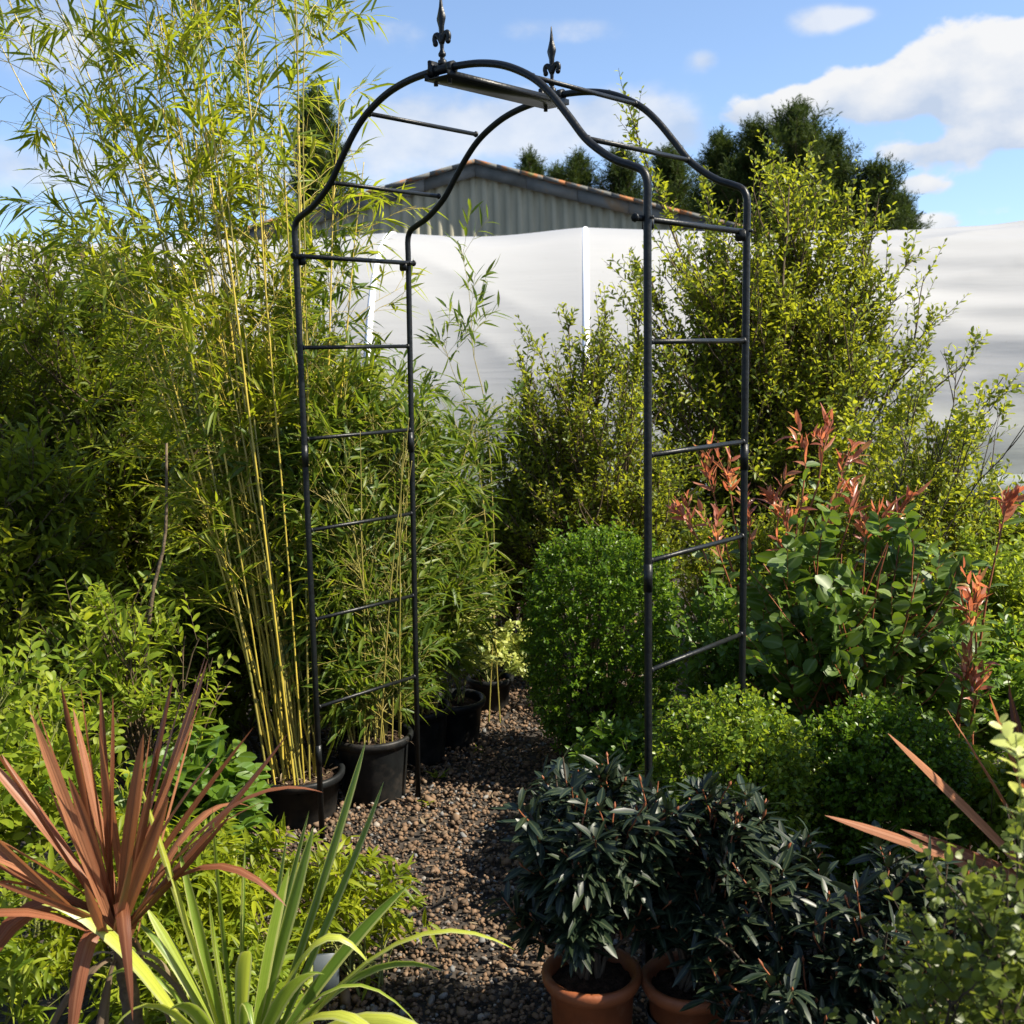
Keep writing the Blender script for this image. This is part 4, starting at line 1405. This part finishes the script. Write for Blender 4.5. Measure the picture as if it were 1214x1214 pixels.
# ------------------------------------------------------------------ clipped box
def box_shape(name, loc, label, cat, seed, c, rad, power, lmat, n, L=(.012, .020), Wd=(.0042, .0062), shoot=(.03, .075), loose=.25, potted=None):
    R = np.random.default_rng(seed)
    root = thing(name, loc, label, cat, 'clipped box plants right of the path')
    c = np.array(c, float); rad = np.array(rad, float)
    if potted:
        pot(root, potted[0], potted[1], M['pot_black'])
    d = unit(R.normal(0, 1, (n, 3)))
    # superellipsoid: power 2 is a ball, higher is a drum
    k = (np.abs(d) ** power).sum(1) ** (-1 / power)
    e = d * k[:, None]
    az = np.arctan2(d[:, 1], d[:, 0])
    lum = 1 + .035 * np.sin(4 * az + 3 * d[:, 2] + seed) + .025 * np.sin(9 * az - 7 * d[:, 2]) + .02 * np.sin(17 * az + 13 * d[:, 2] + 1)
    q = np.where(R.uniform(0, 1, n) < .7, R.uniform(.82, 1.0, n), R.uniform(.50, .82, n)) * lum
    P0 = c + e * q[:, None] * rad
    ok = P0[:, 2] > .02
    P0, d, e = P0[ok], d[ok], e[ok]
    nrm = unit(np.sign(e) * np.abs(e) ** (power - 1) / rad)
    nrm = unit(nrm + [0, 0, .45] + R.normal(0, loose, nrm.shape))
    l = R.uniform(*shoot, len(P0))
    stray = R.uniform(0, 1, len(P0)) < .07
    l = l * np.where(stray, R.uniform(1.4, 2.4, len(P0)), 1.0)
    s = np.linspace(0, 1, 4)[None, :, None]
    H = (P0 - nrm * (l * .5)[:, None])[:, None] + nrm[:, None] * l[:, None, None] * s
    gs = Geo()
    V, Q, T = tubes(H, .0007, 3, cap=False); gs.add(V, Q)
    tg = crown_points(R, 26, c, rad * .85, .5, -.6)
    S = stems_to(R, len(tg), .05, tg, 8, .3)
    V, Q, T = tubes(S, np.linspace(.009, .002, 8)[None], 5, cap=False); gs.add(V, Q)
    gs.obj('stems', M['dark_stem'], root)
    P, D, N, ix, tl = leaf_on(R, H, 10, (.1, 1.0), (38, 68), 'opp', .35, .7, fwd=.5)
    m = len(P)
    tone = np.clip(R.normal(.36, .2, len(H)), 0, 1)[ix]
    var = np.clip(tone * .7 + R.uniform(0, .25, m) + .18 * (tl > .75), 0, 1)
    g = Geo()
    leaves(g, T_SMALL, P, D, N, R.uniform(*L, m), R.uniform(*Wd, m), R.uniform(-.05, .2, m), var)
    g.obj('foliage', lmat, root)


box_shape('box_topiary', (.335, 4.22, 0), 'tall clipped dark green box drum behind the front arch post', 'topiary', 81, (0, 0, .50), (.29, .28, .43), 2.7, M['box'], 3100, potted=(.15, .15))
box_shape('box_ball', (.60, 3.02, 0), 'yellow tipped round box bush at the foot of the back arch post', 'box bush', 82, (0, 0, .36), (.235, .22, .29), 2.3, M['box_young'], 2300, L=(.012, .021), shoot=(.04, .09), loose=.35)
box_shape('box_ball', (1.03, 3.05, 0), 'darker round box bush under the reddish spiky leaves', 'box bush', 83, (0, 0, .33), (.25, .22, .27), 2.3, M['box'], 2300, L=(.012, .020), shoot=(.04, .085), loose=.35)

# ------------------------------------------------------------------ right hand shrubs
shrub('airy_shrub', (1.36, 5.75, 0), 'large airy yellow green shrub behind the right side of the arch', 'shrub', 91, (0, 0, 1.10), (1.0, .62, 1.38), M['pitt'], M['twig'],
      n_stem=64, n_branch=950, n_shoot=6400, m=10, L=(.026, .048), Wd=(.0055, .0095), tmpl=T_ELL, shoot=(.09, .23), branch=(.2, .46), droop=.15, base_r=.12, stem_r=.011, low=-.75, up=.5, curl=.12, arr='spiral', lumpy=.30, shell=.40,
      tips=[(-.74, -.05, 2.74), (-.04, 0, 2.54), (.10, .05, 2.50), (-.26, .1, 2.48), (.22, 0, 2.45), (.44, .1, 2.26), (.62, .1, 1.98), (.80, 0, 1.78), (.95, 0, 1.62), (-.95, 0, 1.72), (-.8, 0, 1.95)], group='airy small leaved shrubs')
shrub('airy_shrub', (.40, 5.25, 0), 'smaller olive green airy shrub behind the clipped box drum', 'shrub', 92, (0, 0, .95), (.58, .36, .72), M['pitt'], M['twig'],
      n_stem=36, n_branch=420, n_shoot=2300, m=10, L=(.022, .040), Wd=(.0048, .008), tmpl=T_ELL, shoot=(.08, .20), branch=(.15, .36), droop=.15, base_r=.10, stem_r=.009, low=-.8, up=.5, curl=.1, arr='spiral', lumpy=.3, shell=.45,
      tips=[(-.1, 0, 1.70), (.06, 0, 1.86), (-.26, 0, 1.58), (.22, 0, 1.80)], group='airy small leaved shrubs')
shrub('airy_shrub', (1.78, 4.80, 0), 'loose airy shrub spreading low below the thin arching branches', 'shrub', 98, (0, 0, .84), (.52, .36, .60), M['pitt'], M['twig'],
      n_stem=30, n_branch=260, n_shoot=1700, m=10, L=(.022, .040), Wd=(.0048, .008), tmpl=T_ELL, shoot=(.08, .20), branch=(.15, .36), droop=.15, base_r=.10, stem_r=.007, low=-.8, up=.45, curl=.1, arr='spiral', lumpy=.35, shell=.4, group='airy small leaved shrubs')
shrub('airy_shrub', (.98, 4.75, 0), 'low airy shrub between the clipped box drum and the red tipped shoots', 'shrub', 99, (0, 0, .50), (.40, .32, .50), M['pitt'], M['twig'],
      n_stem=28, n_branch=240, n_shoot=1500, m=10, L=(.022, .040), Wd=(.0048, .008), tmpl=T_ELL, shoot=(.08, .20), branch=(.15, .34), droop=.15, base_r=.10, stem_r=.007, low=-.9, up=.45, curl=.1, arr='spiral', lumpy=.3, shell=.4, group='airy small leaved shrubs')
shrub('airy_shrub', (-.02, 5.55, 0), 'golden twiggy bush at the far end of the gravel path', 'shrub', 93, (0, 0, .78), (.40, .35, .68), M['pitt'], M['twig'],
      n_stem=30, n_branch=260, n_shoot=2200, m=10, L=(.024, .046), Wd=(.005, .009), tmpl=T_ELL, shoot=(.08, .20), branch=(.15, .3), droop=.2, base_r=.12, stem_r=.007, low=-.9, up=.4, curl=.1, arr='spiral', lumpy=.35, group='airy small leaved shrubs')


def arching_shrub():
    R = np.random.default_rng(94)
    root = thing('airy_shrub', (1.30, 4.45, 0), 'thin arching branches of a sparse shrub against the white tunnel', 'shrub', 'airy small leaved shrubs')
    tg = np.array([(.60, 0, 1.46), (.42, .05, 1.52), (.55, .1, 1.25), (.30, 0, 1.40), (.66, -.05, 1.32), (.22, .1, 1.30), (.46, -.1, 1.12), (.38, .12, 1.38)])
    S = stems_to(R, len(tg), .05, tg, 12, -.15, .04)
    B, _ = sprout(R, S, 80, (.45, .98), (25, 60), (.10, .26), 6, up=.35, curl=.08)
    src = np.concatenate([S[:, ::2][:, :6], B])
    H, _ = sprout(R, B, 260, (.2, 1.0), (20, 60), (.05, .13), 5, up=.4, curl=.1)
    g = Geo()
    for P, a in ((S, .006), (B, .0026), (H, .0012)):
        V, Q, T = tubes(P, np.linspace(a, a * .3, P.shape[1])[None], 5, cap=False); g.add(V, Q)
    g.obj('stems', M['dark_stem'], root)
    P, D, N, ix, tl = leaf_on(R, H, 9, (.1, 1), (35, 65), 'spiral', .7, .5)
    n = len(P)
    g = Geo()
    leaves(g, T_ELL, P, D, N, R.uniform(.022, .038, n), R.uniform(.005, .009, n), .15, np.clip(R.normal(.55, .22, n), 0, 1))
    g.obj('foliage', M['pitt'], root)


arching_shrub()

shrub('leafy_shrub', (1.80, 4.15, 0), 'lime green shrub at the right edge beyond the glossy oval leaves', 'shrub', 95, (0, 0, .52), (.55, .40, .42), M['lime'], M['green_stem'],
      n_stem=26, n_branch=220, n_shoot=1500, m=9, L=(.020, .036), Wd=(.005, .009), tmpl=T_ELL, shoot=(.07, .16), droop=.2, base_r=.2, stem_r=.006, low=-.6, arr='spiral', lumpy=.2)
shrub('glossy_shrub', (1.06, 3.45, 0), 'glossy round leaved green shrub filling the right middle of the picture', 'shrub', 96, (0, 0, .70), (.40, .32, .42), M['gris'], M['red_stem'],
      n_stem=26, n_branch=110, n_shoot=330, m=9, L=(.044, .072), Wd=(.016, .025), tmpl=T_OVAL, shoot=(.10, .22), branch=(.15, .32), droop=.15, base_r=.12, stem_r=.007, low=-.5, up=.45, curl=.1, arr='alt', ang=(45, 75), jit=.55, lumpy=.3, upn=.5)
shrub('leafy_shrub', (.88, 3.85, 0), 'mid green shrub low behind the ladder side of the arch on the right', 'shrub', 97, (0, 0, .50), (.36, .3, .42), M['broad'], M['twig'],
      n_stem=24, n_branch=130, n_shoot=520, m=9, L=(.028, .048), Wd=(.008, .013), tmpl=T_ELL, shoot=(.08, .18), droop=.2, base_r=.12, stem_r=.006, low=-.6, up=.35, lumpy=.25)

for k, (x, y, cz, rx, ry, rz_, n, mt, lab) in enumerate([
    (1.42, 3.75, .36, .42, .30, .40, 1500, 'broad', 'dark green leafy bush under the glossy oval leaves by the right edge'),
    (1.00, 3.42, .26, .38, .20, .28, 900, 'broad', 'low leafy bush between the two box balls and the glossy oval leaves'),
    (.42, 3.55, .20, .24, .18, .24, 700, 'broad', 'low leafy plant at the foot of the clipped box drum'),
    (1.40, 3.0, .26, .26, .22, .28, 700, 'lime', 'low lime bush at the right edge beside the darker box ball'),
    (2.25, 4.75, .48, .50, .36, .46, 1500, 'lime', 'lime bush furthest right, hiding the foot of the white tunnel'),
    (1.55, 5.55, .42, .60, .34, .46, 1500, 'hedge', 'dark leafy bush low in front of the white tunnel'),
]):
    shrub('leafy_bush', (x, y, 0), lab, 'shrub', 160 + k, (0, 0, cz), (rx, ry, rz_), M[mt], M['twig'],
          n_stem=24, n_branch=130, n_shoot=n, m=8, L=(.028, .048), Wd=(.008, .013), tmpl=T_ELL, shoot=(.07, .16), droop=.2, base_r=.12, stem_r=.005, low=-.9, up=.3, lumpy=.25, group='leafy bushes filling the right bed')


def photinia(loc, seed, label, shoots, n_leaf=7, L=(.045, .085)):
    """green stems tipped with rosettes of red young leaves"""
    R = np.random.default_rng(seed)
    root = thing('red_tipped_shrub', loc, label, 'shrub', 'shrubs with red young leaves')
    tg = np.array(shoots, float)
    S = stems_to(R, len(tg), .05, tg, 10, .3, .03)
    g = Geo()
    V, Q, T = tubes(S, np.linspace(.006, .0022, 10)[None], 6, cap=False); g.add(V, Q)
    g.obj('stems', M['red_stem'], root)
    low = np.stack([np.stack([np.interp(np.linspace(.45, .90, 6), np.linspace(0, 1, 10), s[:, k]) for k in range(3)], -1) for s in S])
    P, D, N, ix, tl = leaf_on(R, low, 14, (0, 1), (45, 75), 'spiral', .8, .35)
    n = len(P)
    g = Geo(); leaves(g, T_OVAL, P, D, N, R.uniform(.05, .08, n), R.uniform(.012, .018, n), .25, R.uniform(.1, .9, n))
    g.obj('foliage', M['gris'], root)
    for k in range(len(S)):
        tip = np.stack([np.interp(np.linspace(.80, 1, 6), np.linspace(0, 1, 10), S[k][:, a]) for a in range(3)], -1)[None]
        sub, _ = sprout(R, tip, 3, (.1, .9), (20, 50), (.06, .12), 6, up=.5)
        src = np.concatenate([tip, sub])
        P, D, N, ix, tl = leaf_on(R, src, n_leaf, (.2, 1), (15, 48), 'spiral', .3, .6)
        n = len(P)
        g = Geo(); leaves(g, T_LANCE, P, D, N, R.uniform(*L, n) * np.where(tl > .8, .75, 1), R.uniform(.0055, .0095, n), R.uniform(-.15, .45, n), R.uniform(0, 1, n))
        g.obj('red_shoot', M['red'], root)


photinia((.92, 3.95, 0), 101, 'tall shrub with orange red shoot tips above the glossy oval leaves',
         [(-.22, 0, 1.20), (-.15, .02, 1.27), (-.26, .05, 1.10), (-.10, 0, 1.06), (.19, 0, 1.46), (.15, .06, 1.36), (.24, -.02, 1.32), (.10, 0, 1.18), (.31, -.1, 1.16), (.38, -.14, 1.12), (.45, -.1, 1.08), (.05, -.05, 1.02), (.26, 0, 1.12), (-.18, -.06, .96)], n_leaf=6)
photinia((1.36, 3.28, 0), 102, 'shorter shrub with orange red shoot tips near the right edge',
         [(.12, .1, 1.13), (.0, .0, .94), (.05, -.02, .90), (-.05, -.1, .70), (-.02, -.12, .66)], n_leaf=6)

# ------------------------------------------------------------------ dark leathery shrubs in terracotta
M['band'] = plain_mat('grey_label_band', (.035, .045, .05), (.06, .075, .08), .5, 20, .4)


def leathery(name, loc, seed, label, c, rad, n_stem, n_shoot, potted=None, band=None, m=11, L=(.046, .080)):
    R = np.random.default_rng(seed)
    root = thing(name, loc, label, 'shrub', 'dark leathery leaved shrubs')
    if potted:
        pot(root, potted[0], potted[1], M['terracotta'], rim=.022, taper=.84, band=band)
        z0 = potted[1] - .03
    else:
        z0 = 0
    c = np.array(c); rad = np.array(rad)
    tg = crown_points(R, n_stem, c, rad, .35, -.85)
    S = stems_to(R, len(tg), .03, tg, 9, .3, .03, z0)
    B, _ = sprout(R, S, n_shoot, (.34, .95), (30, 65), (.05, .11), 5, up=.5, curl=.1, out=.2, centre=c)
    e = np.linalg.norm((B[:, -1] - c) / rad, axis=1)
    B = B[e < 1.12 + R.normal(0, .08, len(B))]
    tipS = np.stack([np.stack([np.interp(np.linspace(.55, 1, 5), np.linspace(0, 1, 9), s[:, k]) for k in range(3)], -1) for s in S])
    src = np.concatenate([tipS, B])
    g = Geo()
    V, Q, T = tubes(S, np.linspace(.006, .0022, 9)[None], 6, cap=False); g.add(V, Q)
    g.obj('stems', M['dark_stem'], root)
    g = Geo()
    V, Q, T = tubes(src, np.linspace(.0024, .0016, 5)[None], 5, cap=False); g.add(V, Q)
    # red brown buds at the shoot ends
    bud = src[R.uniform(0, 1, len(src)) < .5]
    d = unit(bud[:, -1] - bud[:, -2] + [0, 0, .01])
    n = len(bud)
    s = np.linspace(0, 1, 5)[None, :, None]
    Pb = bud[:, -1][:, None] + d[:, None] * (R.uniform(.010, .022, n)[:, None, None] * s)
    V, Q, T = tubes(Pb, np.array([.0018, .0032, .0034, .002, .0005])[None], 6, cap=False); g.add(V, Q)
    g.obj('red_shoots', M['red_stem'], root)
    P, D, N, ix, tl = leaf_on(R, src, m, (.05, 1.0), (40, 82), 'whorl', .9, .35, fwd=.5)
    n = len(P)
    tone = R.uniform(0, 1, len(src))[ix]
    g = Geo()
    leaves(g, T_LANCE if False else T_ELL, P, D, N, R.uniform(*L, n), R.uniform(.0065, .0105, n), R.uniform(-.05, .35, n), np.clip(tone * .6 + R.uniform(0, .4, n), 0, 1))
    g.obj('foliage', M['rhodo'], root)


leathery('leathery_shrub', (.165, 2.42, 0), 111, 'dark leathery leaved shrub in the left terracotta pot beside the path', (.02, 0, .47), (.22, .19, .255), 38, 260, potted=(.106, .20))
leathery('leathery_shrub', (.385, 2.40, 0), 112, 'dark leathery leaved shrub in the right terracotta pot with a grey band', (.08, .02, .45), (.22, .18, .215), 36, 240, potted=(.100, .19), band=(.02, .105, M['band']))
leathery('leathery_shrub', (.70, 2.22, 0), 113, 'darkest leathery shrub, right of the terracotta pots with its pot unseen', (-.03, 0, .30), (.30, .22, .27), 38, 240)
leathery('leathery_shrub', (.22, 3.35, 0), 114, 'small leathery leaved shrub behind the left terracotta pot at the path edge', (0, 0, .17), (.17, .15, .17), 18, 90)

# ------------------------------------------------------------------ right foreground
shrub('grey_leaved_shrub', (.74, 1.52, 0), 'blurred grey green small leaved shrub in the lower right corner', 'shrub', 121, (0, 0, .62), (.24, .22, .42), M['fg'], M['dark_stem'],
      n_stem=26, n_branch=150, n_shoot=620, m=9, L=(.016, .027), Wd=(.0058, .0092), tmpl=T_OVAL, shoot=(.05, .12), branch=(.1, .2), droop=.1, base_r=.08, stem_r=.005, low=-.7, up=.35, arr='opp', ang=(45, 75), lumpy=.25, upn=.6)
shrub('pale_leaved_shrub', (.66, 1.30, 0), 'blurred cream edged sprig at the right edge close to the camera', 'shrub', 122, (0, 0, 1.08), (.08, .07, .13), M['pale'], M['green_stem'],
      n_stem=5, n_branch=10, n_shoot=26, m=7, L=(.020, .034), Wd=(.007, .011), tmpl=T_OVAL, shoot=(.04, .08), branch=(.05, .1), base_r=.02, stem_r=.003, low=-.3, arr='opp', ang=(45, 75))
# tall shrub just outside the frame whose shade falls over the terracotta pots
shrub('leafy_shrub', (1.75, 2.55, 0), 'dense green shrub just outside the right edge shading the terracotta pots', 'shrub', 123, (0, 0, .92), (.42, .60, .92), M['hedge'], M['twig'],
      n_stem=30, n_branch=240, n_shoot=1700, m=8, L=(.04, .07), Wd=(.010, .016), tmpl=T_ELL, shoot=(.08, .18), base_r=.15, low=-.8, lumpy=.15)


# ------------------------------------------------------------------ plants beyond the arch
def variegated_plant():
    R = np.random.default_rng(131)
    root = thing('variegated_plant', (-.255, 4.53, 0), 'cream and green variegated plant in the black pot further down the path', 'plant')
    pot(root, .122, .19, M['pot_black'])
    shrub('variegated_plant', None, None, None, 132, (0, .0, .42), (.22, .2, .24), M['pale'], M['green_stem'], root=root,
          n_stem=16, n_branch=60, n_shoot=150, m=8, L=(.04, .075), Wd=(.007, .012), tmpl=T_LANCE, shoot=(.06, .14), droop=.4, base_r=.05, stem_r=.003, low=-.3, z0=.15)


variegated_plant()
root = thing('variegated_plant', (-.115, 4.98, 0), 'pale cream leaved plant in the small black pot at the far end of the path', 'plant')
pot(root, .10, .15, M['pot_black'])
shrub('variegated_plant', None, None, None, 133, (.04, 0, .26), (.20, .18, .20), M['pale'], M['green_stem'], root=root,
      n_stem=16, n_branch=60, n_shoot=260, m=8, L=(.018, .032), Wd=(.006, .010), tmpl=T_OVAL, shoot=(.05, .1), droop=.2, base_r=.05, stem_r=.003, low=-.6, z0=.12)


def bamboo_sprig():
    R = np.random.default_rng(141)
    root = thing('young_bamboo', (-.10, 4.75, 0), 'single thin bamboo sprig arching in front of the white tunnel', 'bamboo')
    P = catmull([(-.02, 0, 0), (.02, 0, .7), (.0, 0, 1.35), (-.05, 0, 1.62), (-.06, .02, 1.86), (-.09, .03, 2.04)], 20)
    Q2 = catmull([(.03, 0, 0), (.0, 0, .7), (-.06, 0, 1.30), (-.14, -.02, 1.55), (-.17, -.03, 1.66)], 20)
    for q in (P, Q2):
        culm_mesh(q, .0032, .0009, M['culm_green'], root, .14)
    S = np.array([P, Q2])
    B, _ = sprout(R, S, 24, (.58, 1.0), (30, 60), (.08, .22), 6, up=.15, curl=-.1)
    g = Geo(); V, Q, T = tubes(B, .0009, 3, cap=False); g.add(V, Q); g.obj('twigs', M['culm_green'], root)
    P_, D, N, ix, tl = leaf_on(R, np.concatenate([B, S[:, ::4][:, 1:][:, -2:].repeat(3, 1)[:, :6] + R.normal(0, .001, (2, 6, 3))]), 6, (.3, 1), (20, 50), 'alt', .9, .4)
    n = len(P_)
    g = Geo(); leaves(g, T_LANCE, P_, D, N, R.uniform(.07, .11, n), R.uniform(.005, .0075, n), R.uniform(0, .35, n), R.uniform(.2, .9, n))
    g.obj('foliage', M['bamboo_green'], root)


bamboo_sprig()


# ------------------------------------------------------------------ litter and weeds on the path
def path_litter():
    R = np.random.default_rng(171)
    n = 260
    P = np.stack([R.uniform(-.75, .4, n), 2.3 + 3.6 * R.uniform(0, 1, n) ** 1.2, R.uniform(.010, .022, n)], -1)
    a = R.uniform(0, 2 * PI, n)
    D = np.stack([np.cos(a), np.sin(a), R.normal(0, .12, n)], -1)
    g = Geo()
    leaves(g, T_LANCE, P, D, R.normal(0, .35, (n, 3)) + [0, 0, 1], R.uniform(.02, .06, n), R.uniform(.002, .006, n), R.uniform(-.3, .1, n), R.uniform(0, 1, n))
    o = g.obj('fallen_leaves', M['litter'])
    o['kind'] = 'stuff'
    tag(o, 'small dry leaves fallen over the gravel path', 'leaves')


path_litter()
for k, (x, y, r, lab) in enumerate([(-.33, 3.86, .035, 'tiny green weed in the gravel at the foot of the back arch post'), (-.30, 4.12, .04, 'small grassy weed against the third black pot'), (-.16, 4.40, .03, 'small weed tuft beside the fourth black pot')]):
    R = np.random.default_rng(180 + k)
    n = 26
    a = R.uniform(0, 2 * PI, n)
    D = np.stack([np.cos(a), np.sin(a), R.uniform(.5, 1.6, n)], -1)
    g = Geo()
    leaves(g, T_LANCE, np.zeros((n, 3)) + R.normal(0, .008, (n, 3)) * [1, 1, 0], D, R.normal(0, .5, (n, 3)) + [0, 0, .6], R.uniform(.6, 1.5, n) * r, R.uniform(.0018, .0035, n), R.uniform(.1, .6, n), R.uniform(0, 1, n))
    o = g.obj('weed', M['lime'], loc=(x, y, .004))
    tag(o, lab, 'weed', 'weeds in the gravel')
